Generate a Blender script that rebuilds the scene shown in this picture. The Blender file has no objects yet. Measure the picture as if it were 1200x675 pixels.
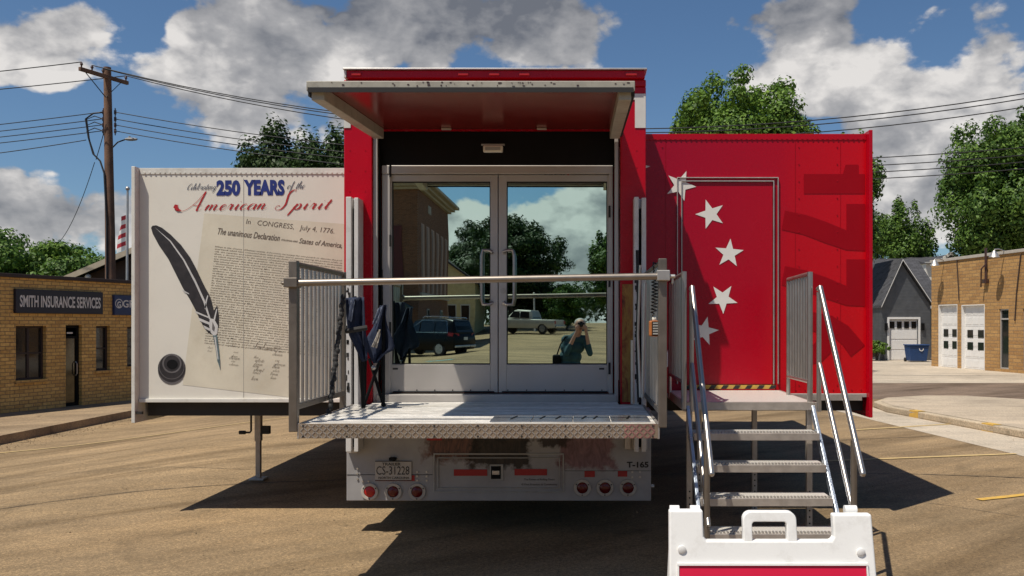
import bpy, math, random
import numpy as np
from mathutils import Vector, Matrix, Quaternion
random.seed(7)
SC = bpy.context.scene
COL = SC.collection
R = math.radians

# ------------------------------------------------------------------ camera
F, CX, CY, H = 1047.0, 681.0, 380.0, 1.78      # focal length in photo pixels, vanishing point, eye height
cam_d = bpy.data.cameras.new("camera")
cam = bpy.data.objects.new("camera", cam_d); COL.objects.link(cam)
cam.location = (0, 0, H); cam.rotation_euler = (R(90), 0, 0)
cam_d.sensor_fit = 'HORIZONTAL'; cam_d.sensor_width = 36
cam_d.lens = 36 * F / 1200
cam_d.shift_x = -(CX - 600) / 1200
cam_d.shift_y = (CY - 337.5) / 1200
cam_d.clip_start = 0.05; cam_d.clip_end = 3000
SC.camera = cam

# ------------------------------------------------------------------ sun, sky, exposure
SUN = Vector((-0.35, -0.33, 1.0)).normalized()   # towards the sun
sd = bpy.data.lights.new("sun", 'SUN'); so = bpy.data.objects.new("sun", sd); COL.objects.link(so)
sd.energy = 5.0; sd.angle = R(0.5); sd.color = (1.0, 0.93, 0.82)
so.rotation_euler = SUN.to_track_quat('Z', 'Y').to_euler(); so.location = (-10, -10, 30)
SC.view_settings.view_transform = 'Standard'; SC.view_settings.look = 'None'
SC.view_settings.exposure = 0.07; SC.view_settings.gamma = 1.0; SC.view_settings.use_curve_mapping = False
SKY_STRENGTH = 0.072

world = bpy.data.worlds.new("World"); SC.world = world; world.use_nodes = True
def build_world():
    nt = world.node_tree; N = nt.nodes; L = nt.links; N.clear()
    def node(t, **k):
        n = N.new(t)
        for a, b in k.items(): setattr(n, a, b)
        return n
    def math_(op, a, b=None, clamp=False):
        n = node('ShaderNodeMath', operation=op, use_clamp=clamp)
        for i, v in enumerate((a, b)):
            if v is None: continue
            if isinstance(v, (int, float)): n.inputs[i].default_value = v
            else: L.new(v, n.inputs[i])
        return n.outputs[0]
    sky = node('ShaderNodeTexSky', sky_type='NISHITA', sun_disc=False)
    sky.sun_elevation = math.asin(SUN.z); sky.sun_rotation = math.atan2(SUN.x, SUN.y)
    sky.air_density = 1.0; sky.dust_density = 0.6; sky.ozone_density = 2.2; sky.altitude = 300
    tc = node('ShaderNodeTexCoord')
    d = tc.outputs['Generated']
    def blob(px, py, rx, ry, amp, back=False):
        v = Vector(((px - CX) / F, -1 if back else 1, (CY - py) / F)); l = v.length; v.normalize()
        s = node('ShaderNodeVectorMath', operation='SUBTRACT'); L.new(d, s.inputs[0]); s.inputs[1].default_value = v
        m = node('ShaderNodeVectorMath', operation='MULTIPLY'); L.new(s.outputs[0], m.inputs[0])
        m.inputs[1].default_value = (F * l / rx, F * l / rx, F * l / ry)
        le = node('ShaderNodeVectorMath', operation='LENGTH'); L.new(m.outputs[0], le.inputs[0])
        mr = node('ShaderNodeMapRange', interpolation_type='SMOOTHSTEP'); L.new(le.outputs['Value'], mr.inputs[0])
        mr.inputs[1].default_value = 0.0; mr.inputs[2].default_value = 1.7; mr.inputs[3].default_value = amp; mr.inputs[4].default_value = 0
        return mr.outputs[0]
    def total(lst):
        a = lst[0]
        for b in lst[1:]: a = math_('ADD', a, b)
        return a
    def noise(scale, detail, rough, off=(0, 0, 0), zs=1.9, dist=0.0):
        mp = node('ShaderNodeMapping'); L.new(d, mp.inputs[0]); mp.inputs['Location'].default_value = off
        mp.inputs['Scale'].default_value = (1, 1, zs)
        n = node('ShaderNodeTexNoise'); L.new(mp.outputs[0], n.inputs['Vector'])
        n.inputs['Scale'].default_value = scale; n.inputs['Detail'].default_value = detail
        n.inputs['Roughness'].default_value = rough; n.inputs['Distortion'].default_value = dist
        return n.outputs[0]
    cov = total([
        blob(45, 58, 75, 38, 1.0), blob(108, 22, 42, 26, .75), blob(10, 75, 60, 28, .5),
        blob(250, 78, 85, 60, .95), blob(360, 75, 130, 55, .72), blob(330, 165, 110, 26, .55), blob(520, 25, 220, 42, 1.0), blob(400, 140, 150, 34, .5),
        blob(640, 60, 70, 30, .35), blob(80, 250, 240, 50, 1.15), blob(240, 25, 38, 30, .3),
        blob(905, 95, 75, 55, .8), blob(1000, 75, 90, 45, .95), blob(1130, 130, 130, 60, .95), blob(1060, 200, 130, 55, .8),
        blob(1165, 40, 45, 45, .7), blob(940, 18, 100, 22, .75), blob(1085, 25, 30, 18, .4), blob(1040, 260, 150, 40, .5),
        blob(655, 300, 150, 44, 1.1, True), blob(690, 245, 50, 60, 1.0, True), blob(535, 275, 60, 34, 1.0, True), blob(640, 350, 260, 40, .9, True),
        blob(1900, 100, 500, 130, .6), blob(-700, 100, 450, 120, .6)])
    cov = math_('SUBTRACT', cov, total([blob(160, 35, 38, 40, .7), blob(560, 75, 40, 25, .25), blob(165, 120, 70, 60, .25), blob(775, 60, 55, 85, .5), blob(1100, 60, 38, 28, .45), blob(1045, 10, 45, 18, .4), blob(240, 5, 40, 14, .3)]))
    def field(off):
        """billowing cloud field sampled a little way off in direction space"""
        mp = node('ShaderNodeMapping'); L.new(d, mp.inputs[0]); mp.inputs['Location'].default_value = off; mp.inputs['Scale'].default_value = (1, 1, 1.55)
        wn = node('ShaderNodeTexNoise'); L.new(mp.outputs[0], wn.inputs['Vector']); wn.inputs['Scale'].default_value = 11; wn.inputs['Detail'].default_value = 4
        ws = node('ShaderNodeVectorMath', operation='SCALE'); L.new(wn.outputs['Color'], ws.inputs[0]); ws.inputs['Scale'].default_value = .07
        wa = node('ShaderNodeVectorMath', operation='ADD'); L.new(mp.outputs[0], wa.inputs[0]); L.new(ws.outputs[0], wa.inputs[1])
        acc = None
        for sc_, w_ in ((8.0, .50), (19.0, .30), (44.0, .17), (95.0, .08)):
            vn = node('ShaderNodeTexVoronoi', feature='SMOOTH_F1' if sc_ < 10 else 'F1'); L.new(wa.outputs[0], vn.inputs['Vector']); vn.inputs['Scale'].default_value = sc_
            if sc_ < 10: vn.inputs['Smoothness'].default_value = .3
            t = math_('MULTIPLY', math_('SUBTRACT', 0.62, vn.outputs['Distance']), w_ * 1.5); acc = t if acc is None else math_('ADD', acc, t)
        n = node('ShaderNodeTexNoise'); L.new(mp.outputs[0], n.inputs['Vector']); n.inputs['Scale'].default_value = 10; n.inputs['Detail'].default_value = 8; n.inputs['Roughness'].default_value = .62
        return math_('ADD', acc, math_('MULTIPLY', math_('SUBTRACT', n.outputs[0], .5), 1.5))
    f0 = field((0, 0, 0)); fs = field((SUN.x * .030, SUN.y * .030, .052))
    dens = math_('ADD', math_('MULTIPLY', cov, 1.0), f0)
    mr = node('ShaderNodeMapRange', interpolation_type='SMOOTHSTEP'); L.new(dens, mr.inputs[0])
    mr.inputs[1].default_value = 0.52; mr.inputs[2].default_value = 0.80
    fac = math_('MULTIPLY', mr.outputs[0], 0.95)
    # relief: parts that face the sun are pale, the sides turned away and the thick bases are grey
    dark = total([blob(600, 10, 270, 55, .60), blob(400, 15, 200, 60, .30), blob(920, 8, 150, 26, .55), blob(1100, 190, 150, 45, .22), blob(60, 255, 230, 36, .30), blob(380, 130, 140, 30, .12), blob(700, 330, 400, 40, .1, True)])
    sh = math_('ADD', math_('MULTIPLY', math_('SUBTRACT', fs, f0), .80), .24)
    sh = math_('ADD', sh, dark, True)
    cr = node('ShaderNodeValToRGB'); L.new(sh, cr.inputs[0])
    e = cr.color_ramp.elements
    e[0].position = 0.0; e[0].color = (.76, .73, .70, 1)
    e[1].position = 1.0; e[1].color = (.15, .16, .185, 1)
    m = e.new(0.40); m.color = (.40, .395, .40, 1)
    gr = node('ShaderNodeMix', data_type='RGBA', blend_type='MULTIPLY'); gr.inputs[0].default_value = 1.0; L.new(sky.outputs[0], gr.inputs[6]); gr.inputs[7].default_value = (.80, .98, 1.12, 1)
    b1 = node('ShaderNodeBackground'); L.new(gr.outputs[2], b1.inputs[0]); b1.inputs[1].default_value = SKY_STRENGTH
    b2 = node('ShaderNodeBackground'); L.new(cr.outputs[0], b2.inputs[0]); b2.inputs[1].default_value = 1.0
    mx = node('ShaderNodeMixShader'); L.new(fac, mx.inputs[0]); L.new(b1.outputs[0], mx.inputs[1]); L.new(b2.outputs[0], mx.inputs[2])
    o = node('ShaderNodeOutputWorld'); L.new(mx.outputs[0], o.inputs[0])
build_world()
world.cycles.sampling_method = 'MANUAL'; world.cycles.sample_map_resolution = 512

# ------------------------------------------------------------------ helpers
def X(px, Y): return (px - CX) * Y / F
def Z(py, Y): return H - (py - CY) * Y / F
ORIGIN = {}
def thing(name, label, cat, loc=(0, 0, 0), rz=0.0, group=None):
    o = bpy.data.objects.new(name, None); COL.objects.link(o)
    o.location = loc; o.rotation_euler = (0, 0, rz); o.empty_display_size = 0.2
    o['label'] = label; o['category'] = cat
    if group: o['group'] = group
    ORIGIN[o.name] = Vector(loc)
    return o
def tag(o, label, cat=None, group=None, kind=None):
    o['label'] = label
    if cat: o['category'] = cat
    if group: o['group'] = group
    if kind: o['kind'] = kind
    return o
def link(name, me, mat, parent=None):
    o = bpy.data.objects.new(name, me); COL.objects.link(o)
    for m in (mat if isinstance(mat, (list, tuple)) else [mat]): me.materials.append(m)
    if parent is not None:
        o.parent = parent; ORIGIN[o.name] = ORIGIN[parent.name]
    else: ORIGIN[o.name] = Vector((0, 0, 0))
    return o
class MB:
    def __init__(s): s.v = []; s.f = []
    def add(s, vs, fs):
        n = len(s.v); s.v += [tuple(p) for p in vs]; s.f += [tuple(i + n for i in f) for f in fs]; return s
    def box(s, x0, x1, y0, y1, z0, z1):
        x0, x1 = sorted((x0, x1)); y0, y1 = sorted((y0, y1)); z0, z1 = sorted((z0, z1))
        return s.add([(x0, y0, z0), (x1, y0, z0), (x1, y1, z0), (x0, y1, z0), (x0, y0, z1), (x1, y0, z1), (x1, y1, z1), (x0, y1, z1)],
                     [(0, 3, 2, 1), (4, 5, 6, 7), (0, 1, 5, 4), (1, 2, 6, 5), (2, 3, 7, 6), (3, 0, 4, 7)])
    def obox(s, c, size, rot):
        hx, hy, hz = (a / 2 for a in size); c = Vector(c)
        P = [c + rot @ Vector((sx * hx, sy * hy, sz * hz)) for sz in (-1, 1) for sx, sy in ((-1, -1), (1, -1), (1, 1), (-1, 1))]
        return s.add(P, [(0, 3, 2, 1), (4, 5, 6, 7), (0, 1, 5, 4), (1, 2, 6, 5), (2, 3, 7, 6), (3, 0, 4, 7)])
    def bar(s, p0, p1, w, d, up=(0, 0, 1)):
        p0 = Vector(p0); p1 = Vector(p1); t = (p1 - p0).normalized(); up = Vector(up)
        if abs(t.dot(up)) > .98: up = Vector((0, 1, 0))
        a = t.cross(up).normalized(); b = a.cross(t)
        P = []
        for p in (p0, p1):
            for sa, sb in ((-1, -1), (1, -1), (1, 1), (-1, 1)): P.append(p + a * sa * w / 2 + b * sb * d / 2)
        return s.add(P, [(0, 3, 2, 1), (4, 5, 6, 7), (0, 1, 5, 4), (1, 2, 6, 5), (2, 3, 7, 6), (3, 0, 4, 7)])
    def tube(s, pts, r, n=10, caps=True):
        pts = [Vector(p) for p in pts]; rs = r if isinstance(r, (list, tuple)) else [r] * len(pts)
        base = len(s.v); prev = None; m = len(pts)
        for i, p in enumerate(pts):
            t = (pts[min(i + 1, m - 1)] - pts[max(i - 1, 0)]).normalized()
            if prev is None:
                a = t.orthogonal().normalized()
            else:
                a = (prev - t * prev.dot(t)); a = a.normalized() if a.length > 1e-6 else t.orthogonal().normalized()
            prev = a; b = t.cross(a)
            for k in range(n):
                q = 2 * math.pi * k / n
                s.v.append(tuple(p + (a * math.cos(q) + b * math.sin(q)) * rs[i]))
        for i in range(m - 1):
            for k in range(n):
                k2 = (k + 1) % n
                s.f.append((base + i * n + k, base + i * n + k2, base + (i + 1) * n + k2, base + (i + 1) * n + k))
        if caps:
            s.f.append(tuple(base + k for k in reversed(range(n)))); s.f.append(tuple(base + (m - 1) * n + k for k in range(n)))
        return s
    def ell(s, c, rx, ry, rz, nu=16, nv=10):
        base = len(s.v); c = Vector(c)
        s.v.append((c.x, c.y, c.z + rz))
        for j in range(1, nv):
            th = math.pi * j / nv
            for i in range(nu):
                ph = 2 * math.pi * i / nu
                s.v.append((c.x + rx * math.sin(th) * math.cos(ph), c.y + ry * math.sin(th) * math.sin(ph), c.z + rz * math.cos(th)))
        s.v.append((c.x, c.y, c.z - rz)); last = len(s.v) - 1
        for i in range(nu):
            i2 = (i + 1) % nu
            s.f.append((base, base + 1 + i, base + 1 + i2))
            for j in range(nv - 2):
                a = base + 1 + j * nu
                s.f.append((a + i, a + nu + i, a + nu + i2, a + i2))
            a = base + 1 + (nv - 2) * nu
            s.f.append((a + i, last, a + i2))
        return s
    def poly(s, pts): return s.add(pts, [tuple(range(len(pts)))])
    def prism(s, pts, off):
        """closed polygon pts (3D) extruded by vector off"""
        n = len(pts); off = Vector(off); P = [Vector(p) for p in pts]
        Q = [p + off for p in P]
        fs = [tuple(reversed(range(n))), tuple(range(n, 2 * n))] + [(i, (i + 1) % n, n + (i + 1) % n, n + i) for i in range(n)]
        return s.add(P + Q, fs)
    def cyl(s, p0, p1, r, n=20): return s.tube([p0, p1], r, n)
    def ring(s, c, axis, r0, r1, th, n=28):
        """flat annulus with thickness, axis unit vector"""
        c = Vector(c); ax = Vector(axis).normalized(); a = ax.orthogonal().normalized(); b = ax.cross(a); base = len(s.v)
        for k in range(n):
            q = 2 * math.pi * k / n; u = a * math.cos(q) + b * math.sin(q)
            for rr, h in ((r0, 0), (r1, 0), (r1, th), (r0, th)): s.v.append(tuple(c + u * rr + ax * h))
        for k in range(n):
            k2 = (k + 1) % n
            for j in range(4):
                j2 = (j + 1) % 4
                s.f.append((base + k * 4 + j, base + k * 4 + j2, base + k2 * 4 + j2, base + k2 * 4 + j))
        return s
    def xform(s, M): s.v = [tuple(M @ Vector(p)) for p in s.v]; return s
    def build(s, name, mat, parent=None, bevel=0.0, smooth=False, local=False, seg=2):
        me = bpy.data.meshes.new(name)
        o_ = Vector((0, 0, 0)) if (parent is None or local) else ORIGIN[parent.name]
        me.from_pydata([(p[0] - o_.x, p[1] - o_.y, p[2] - o_.z) for p in s.v], [], s.f); me.validate()
        import bmesh
        bm = bmesh.new(); bm.from_mesh(me); bmesh.ops.recalc_face_normals(bm, faces=bm.faces); bm.to_mesh(me); bm.free()
        o = link(name, me, mat, parent)
        if smooth:
            me.polygons.foreach_set('use_smooth', [True] * len(me.polygons))
            try: me.set_sharp_from_angle(angle=R(40))
            except Exception: pass
        if bevel:
            m = o.modifiers.new('bevel', 'BEVEL'); m.width = bevel; m.segments = seg; m.limit_method = 'ANGLE'; m.angle_limit = R(50)
        return o
def split(m, name, mat, parent, **k):
    """every loose piece of m becomes an object of its own"""
    par = list(range(len(m.v)))
    def fi(a):
        while par[a] != a: par[a] = par[par[a]]; a = par[a]
        return a
    for f in m.f:
        for i in f[1:]: par[fi(i)] = fi(f[0])
    groups = {}
    for f in m.f: groups.setdefault(fi(f[0]), []).append(f)
    out = []
    for fs in groups.values():
        ids = sorted({i for f in fs for i in f}); mp = {i: j for j, i in enumerate(ids)}
        q = MB(); q.v = [m.v[i] for i in ids]; q.f = [tuple(mp[i] for i in f) for f in fs]; out.append(q.build(name, mat, parent, **k))
    return out
def structure(o, label=None):
    o['kind'] = 'structure'
    if label: o['label'] = label
    return o

# ------------------------------------------------------------------ materials
class Mat:
    def __init__(s, name):
        s.m = bpy.data.materials.new(name); s.m.use_nodes = True; s.nt = s.m.node_tree; s.N = s.nt.nodes; s.L = s.nt.links
        s.b = s.N['Principled BSDF']; s.tc = s.N.new('ShaderNodeTexCoord')
    def node(s, t, **k):
        n = s.N.new(t)
        for a, b in k.items(): setattr(n, a, b)
        return n
    def noise(s, scale, detail=4, rough=.55, stretch=(1, 1, 1), dist=0, vec=None, rot=0):
        src = vec or s.tc.outputs['Object']
        if rot:
            m0 = s.node('ShaderNodeMapping'); s.L.new(src, m0.inputs[0]); m0.inputs['Rotation'].default_value = (0, 0, R(rot)); src = m0.outputs[0]
        mp = s.node('ShaderNodeMapping'); s.L.new(src, mp.inputs[0]); mp.inputs['Scale'].default_value = stretch
        n = s.node('ShaderNodeTexNoise'); s.L.new(mp.outputs[0], n.inputs['Vector'])
        n.inputs['Scale'].default_value = scale; n.inputs['Detail'].default_value = detail; n.inputs['Roughness'].default_value = rough; n.inputs['Distortion'].default_value = dist
        return n.outputs[0]
    def ramp(s, fac, stops):
        r = s.node('ShaderNodeValToRGB'); s.L.new(fac, r.inputs[0]); e = r.color_ramp.elements
        while len(e) < len(stops): e.new(.5)
        for el, (p, c) in zip(e, stops):
            el.position = p; el.color = (*c, 1) if len(c) == 3 else c
        return r.outputs[0]
    def mix(s, fac, a, b, mode='MIX'):
        m = s.node('ShaderNodeMix', data_type='RGBA', blend_type=mode)
        for sock, v in ((m.inputs[0], fac), (m.inputs[6], a), (m.inputs[7], b)):
            if isinstance(v, (int, float)): sock.default_value = v
            elif isinstance(v, tuple): sock.default_value = (*v, 1)
            else: s.L.new(v, sock)
        return m.outputs[2]
    def math(s, op, a, b=0.0, clamp=False):
        n = s.node('ShaderNodeMath', operation=op, use_clamp=clamp)
        for i, v in enumerate((a, b)):
            if isinstance(v, (int, float)): n.inputs[i].default_value = v
            else: s.L.new(v, n.inputs[i])
        return n.outputs[0]
    def col(s, v):
        if isinstance(v, tuple): s.b.inputs['Base Color'].default_value = (*v, 1)
        else: s.L.new(v, s.b.inputs['Base Color'])
        return s
    def set(s, **k):
        names = dict(rough='Roughness', metal='Metallic', spec='Specular IOR Level', coat='Coat Weight', coatr='Coat Roughness')
        for a, v in k.items():
            i = s.b.inputs[names[a]]
            if isinstance(v, (int, float)): i.default_value = v
            else: s.L.new(v, i)
        return s
    def bump(s, h, strength=.3, dist=.01):
        b = s.node('ShaderNodeBump'); b.inputs['Strength'].default_value = strength; b.inputs['Distance'].default_value = dist
        s.L.new(h, b.inputs['Height']); s.L.new(b.outputs[0], s.b.inputs['Normal']); return s
def pm(name, c, rough=.5, metal=0.0, var=.12, scale=5.0, bump=0.0, bscale=60.0, spec=.5, coat=0.0, dirt=None, dirt_amt=.3):
    """painted / plain material with uneven tone, uneven gloss and optional grime"""
    m = Mat(name); n = m.noise(scale, 5, .6)
    lo = tuple(max(0, x * (1 - var)) for x in c); hi = tuple(min(1, x * (1 + var)) for x in c)
    cc = m.ramp(n, [(.3, lo), (.7, hi)])
    if dirt:
        g = m.ramp(m.noise(scale * 2.7, 6, .7), [(.52, (0, 0, 0)), (.75, (dirt_amt,) * 3)])
        cc = m.mix(g, cc, dirt)
    m.col(cc); m.set(rough=m.math('ADD', m.math('MULTIPLY', m.math('SUBTRACT', n, .5), .25), rough, True), metal=metal, spec=spec, coat=coat)
    if bump: m.bump(m.noise(bscale, 4, .6), bump, .01)
    return m.m
M = {}
def red_mat(name, wrap=False):
    m = Mat(name); n = m.noise(1.3, 5, .6)
    if wrap:   # base colour runs from crimson at the trailer to scarlet at the outer edge
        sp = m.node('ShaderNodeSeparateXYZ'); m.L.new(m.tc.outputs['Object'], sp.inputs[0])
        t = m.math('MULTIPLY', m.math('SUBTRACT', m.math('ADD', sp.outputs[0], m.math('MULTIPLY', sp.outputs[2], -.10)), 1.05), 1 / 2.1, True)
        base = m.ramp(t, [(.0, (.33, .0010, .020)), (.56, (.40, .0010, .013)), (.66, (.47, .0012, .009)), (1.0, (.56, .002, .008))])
    else: base = m.ramp(n, [(.3, (.40, .001, .012)), (.7, (.47, .0012, .012))])
    g = m.ramp(m.noise(3.5, 7, .72), [(.55, (0,) * 3), (.8, (.35,) * 3)])
    m.col(m.mix(g, base, (.28, .008, .014)))
    m.set(rough=m.math('ADD', m.math('MULTIPLY', m.noise(4, 6, .7), .22), .16, True), spec=.26)
    m.bump(m.noise(1.6, 2, .5, (1, 1, .35)), .12, .02); return m.m
M['red'] = None
M['red_dark'] = pm('dark_red_print', (.30, .001, .007), .4, 0, .05, 2, spec=.16)
M['white_panel'] = pm('white_slide_paint', (.72, .685, .60), .45, 0, .04, 1.1, spec=.3, dirt=(.55, .52, .46), dirt_amt=.35)
M['white_trim'] = pm('off_white_trim', (.66, .64, .58), .5, 0, .08, 3, dirt=(.35, .31, .25), dirt_amt=.5)
M['grey_trim'] = pm('grey_trim_paint', (.34, .33, .31), .5, 0, .1, 3, dirt=(.16, .15, .13), dirt_amt=.5)
M['body_white'] = pm('white_body_paint', (.62, .60, .58), .4, 0, .05, 2, dirt=(.33, .30, .26), dirt_amt=.6)
M['alu'] = pm('brushed_aluminium', (.50, .47, .43), .42, .75, .1, 6, dirt=(.3, .27, .23), dirt_amt=.3)
M['door_alu'] = pm('anodised_door_frame', (.46, .43, .40), .42, .35, .06, 3)
M['steel'] = pm('satin_steel_tube', (.40, .37, .34), .36, .85, .08, 9, dirt=(.3, .27, .24), dirt_amt=.25)
M['steel_bronze'] = pm('weathered_steel_tube', (.20, .17, .14), .42, .7, .12, 9)
M['galv'] = pm('galvanised_steel', (.42, .37, .32), .5, .55, .15, 14, bump=.1, bscale=90)
M['bright'] = pm('bright_zinc_strip', (.55, .62, .72), .3, .8, .1, 6)
M['black'] = pm('black_matte', (.006, .006, .0065), .6, 0, .2, 6, spec=.15)
M['canopy_red'] = pm('glossy_brick_red_lining', (.19, .014, .012), .22, 0, .1, 1.2, spec=.5)  # trailer red with underside shade and ground reflection put into the colour
M['weathered'] = pm('weathered_white_rail', (.36, .34, .28), .5, 0, .15, 5, dirt=(.16, .13, .09), dirt_amt=.6)
M['black_gloss'] = pm('black_gloss', (.01, .01, .011), .15, 0, .2, 6)
M['rubber'] = pm('black_rubber', (.018, .017, .017), .8, 0, .2, 12)
M['dark_steel'] = pm('dark_underframe', (.02, .018, .016), .7, 0, .3, 5)
M['mirror'] = None
M['glass_dark'] = pm('dark_window_glass', (.012, .014, .016), .06, 0, .2, 2, spec=.6)
M['lens_red'] = pm('red_lamp_lens', (.10, .003, .004), .25, 0, .1, 20)  # shade put into the colour, for tail lamps out of the sun
M['lens_red_bright'] = pm('bright_red_reflector', (.42, .012, .01), .3, 0, .1, 20)
M['tape_red'] = pm('red_reflective_tape', (.33, .008, .008), .5, 0, .08, 10)
M['tape_white'] = pm('white_reflective_tape', (.62, .60, .55), .5, 0, .06, 10)
M['white_plastic'] = pm('white_moulded_plastic', (.80, .79, .76), .45, 0, .025, 5, bump=.05, bscale=140, dirt=(.50, .47, .42), dirt_amt=.42)
M['star_white'] = pm('white_vinyl', (.74, .72, .67), .5, 0, .03, 5)
M['red_vinyl'] = pm('crimson_sign_vinyl', (.62, .004, .045), .5, 0, .03, 4)
M['blue_ink'] = pm('blue_print', (.008, .022, .17), .55, 0, .08, 8)
M['red_ink'] = pm('red_print', (.40, .008, .012), .55, 0, .08, 8)
M['navy_ink'] = pm('navy_print', (.03, .045, .09), .55, 0, .08, 8)
M['brown_ink'] = pm('sepia_ink', (.12, .092, .066), .7, 0, .25, 30)
M['black_ink'] = pm('black_ink', (.02, .018, .016), .6, 0, .1, 20)
M['parchment'] = pm('parchment_print', (.635, .585, .465), .5, 0, .10, 2.2, dirt=(.50, .44, .31), dirt_amt=.4, spec=.3)
M['feather'] = pm('charcoal_feather_print', (.022, .018, .019), .55, 0, .4, 14)
M['feather_hi'] = pm('pale_feather_print', (.55, .54, .52), .55, 0, .1, 14)
M['feather_mid'] = pm('grey_feather_print', (.12, .11, .11), .55, 0, .2, 14)
M['quill'] = pm('steel_quill_print', (.12, .17, .18), .4, 0, .4, 40)
M['navy_cloth'] = pm('navy_canvas', (.010, .018, .046), .85, 0, .3, 9, bump=.5, bscale=25)
M['grey_cloth'] = pm('slate_lining_cloth', (.22, .25, .33), .85, 0, .2, 12)
M['orange'] = pm('orange_plastic', (.40, .13, .03), .5)
M['lamp_white'] = pm('lamp_lens_white', (.75, .72, .62), .3)
M['wood_pole'] = pm('weathered_pole_wood', (.16, .085, .05), .85, 0, .35, 2.2, bump=.6, bscale=30, dirt=(.07, .05, .04), dirt_amt=.6)
M['wire'] = pm('black_wire', (.012, .012, .014), .6)
M['insul'] = pm('brown_insulator', (.06, .03, .025), .3)
M['yellow_mark'] = pm('worn_yellow_paint', (.56, .34, .06), .8, 0, .2, 9, dirt=(.32, .24, .15), dirt_amt=1.0)
M['faint_mark'] = pm('faded_yellow_paint', (.50, .36, .16), .85, 0, .15, 6, dirt=(.34, .26, .17), dirt_amt=1.0)
M['garage_white'] = pm('white_garage_door', (.74, .72, .69), .5, 0, .05, 3)
M['sign_navy'] = pm('dark_navy_sign', (.010, .011, .022), .4)
M['sign_blue'] = pm('blue_sign', (.012, .03, .10), .4)
M['letter'] = pm('pale_sign_letters', (.62, .60, .56), .5, 0, .04, 5)
M['fascia'] = pm('dark_fascia', (.035, .022, .018), .7, 0, .2, 3)
M['bin_blue'] = pm('blue_bin_plastic', (.012, .05, .16), .45)
M['shingle'] = None
M['flag_red'] = pm('flag_red', (.35, .02, .03), .8)
M['skin'] = pm('skin', (.50, .27, .19), .55, 0, .1, 15)
M['shirt'] = pm('teal_shirt', (.026, .075, .090), .85, 0, .25, 12)
M['jeans'] = pm('dark_navy_trousers', (.02, .03, .06), .85, 0, .25, 12)
M['hair'] = pm('grey_hair', (.42, .40, .37), .8, 0, .2, 60)
M['car_black'] = pm('black_car_paint', (.004, .004, .005), .3, 0, .1, 2, spec=.2)
M['car_white'] = pm('silver_white_car_paint', (.46, .44, .39), .35, 0, .06, 2, spec=.3)
M['chrome'] = pm('chrome_trim', (.6, .6, .6), .15, 1)
M['rim'] = pm('alloy_rim', (.42, .42, .43), .3, .7)
M['cream'] = pm('cream_siding', (.55, .48, .27), .8, 0, .06, 2)
M['roof_grey'] = pm('dark_shingle_roof', (.045, .045, .05), .9, 0, .25, 6, bump=.8, bscale=18)
M['roof_green'] = pm('green_grey_roof', (.06, .085, .075), .9, 0, .2, 6)
M['cornice'] = pm('tan_stone_cornice', (.40, .34, .25), .8, 0, .12, 4)
M['stone'] = pm('pale_stone_sill', (.42, .38, .33), .8, 0, .1, 5)
M['brown_wood'] = pm('dark_brown_boards', (.055, .032, .022), .8, 0, .2, 4)

def mirror_mat():
    m = Mat('mirror_glass'); n = m.noise(2.2, 7, .65)
    m.col(m.ramp(n, [(.35, (.52, .68, .63)), (.65, (.55, .71, .66))])); m.set(metal=1.0, rough=m.ramp(m.noise(5, 6, .7), [(.45, (.0,) * 3), (.8, (.035,) * 3)]))
    m.bump(m.noise(1.5, 1, .4), .10, .006); return m.m
M['mirror'] = mirror_mat()
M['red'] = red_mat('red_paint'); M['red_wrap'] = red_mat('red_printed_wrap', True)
def brick_mat(name, axes, c1, c2, mortar, bw=.22, bh=.075, var=.25, bump=.4):
    m = Mat(name); sp = m.node('ShaderNodeSeparateXYZ'); m.L.new(m.tc.outputs['Object'], sp.inputs[0])
    cb = m.node('ShaderNodeCombineXYZ')
    m.L.new(sp.outputs[axes[0]], cb.inputs[0]); m.L.new(sp.outputs[axes[1]], cb.inputs[1])
    b = m.node('ShaderNodeTexBrick'); m.L.new(cb.outputs[0], b.inputs['Vector'])
    b.inputs['Color1'].default_value = (*c1, 1); b.inputs['Color2'].default_value = (*c2, 1); b.inputs['Mortar'].default_value = (*mortar, 1)
    b.inputs['Scale'].default_value = 1.0; b.inputs['Brick Width'].default_value = bw; b.inputs['Row Height'].default_value = bh
    b.inputs['Mortar Size'].default_value = bh * .11; b.inputs['Mortar Smooth'].default_value = .3; b.inputs['Bias'].default_value = 0
    n = m.noise(1.1, 6, .65); n2 = m.noise(16, 3, .6)
    c = m.mix(.55, b.outputs['Color'], m.ramp(n2, [(.3, (.55,) * 3), (.7, (1.25,) * 3)]), 'MULTIPLY')
    c = m.mix(m.ramp(n, [(.45, (0,) * 3), (.8, (.35,) * 3)]), c, tuple(x * .45 for x in c1))
    m.col(c); m.set(rough=.85, spec=.25)
    m.bump(m.math('SUBTRACT', 1.0, b.outputs['Fac']), bump, .02)
    return m.m
M['brick_tan'] = brick_mat('tan_brick', (1, 2), (.74, .47, .15), (.54, .32, .10), (.26, .17, .09), .24, .085)
M['brick_gold'] = brick_mat('golden_brick', (1, 2), (.50, .29, .11), (.37, .20, .075), (.27, .18, .10), .45, .13)
M['brick_brown'] = brick_mat('brown_brick', (0, 2), (.26, .115, .060), (.17, .075, .042), (.22, .15, .11), .24, .08)
M['brick_brown_side'] = brick_mat('brown_brick_side', (1, 2), (.26, .115, .060), (.17, .075, .042), (.22, .15, .11), .24, .08)

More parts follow.
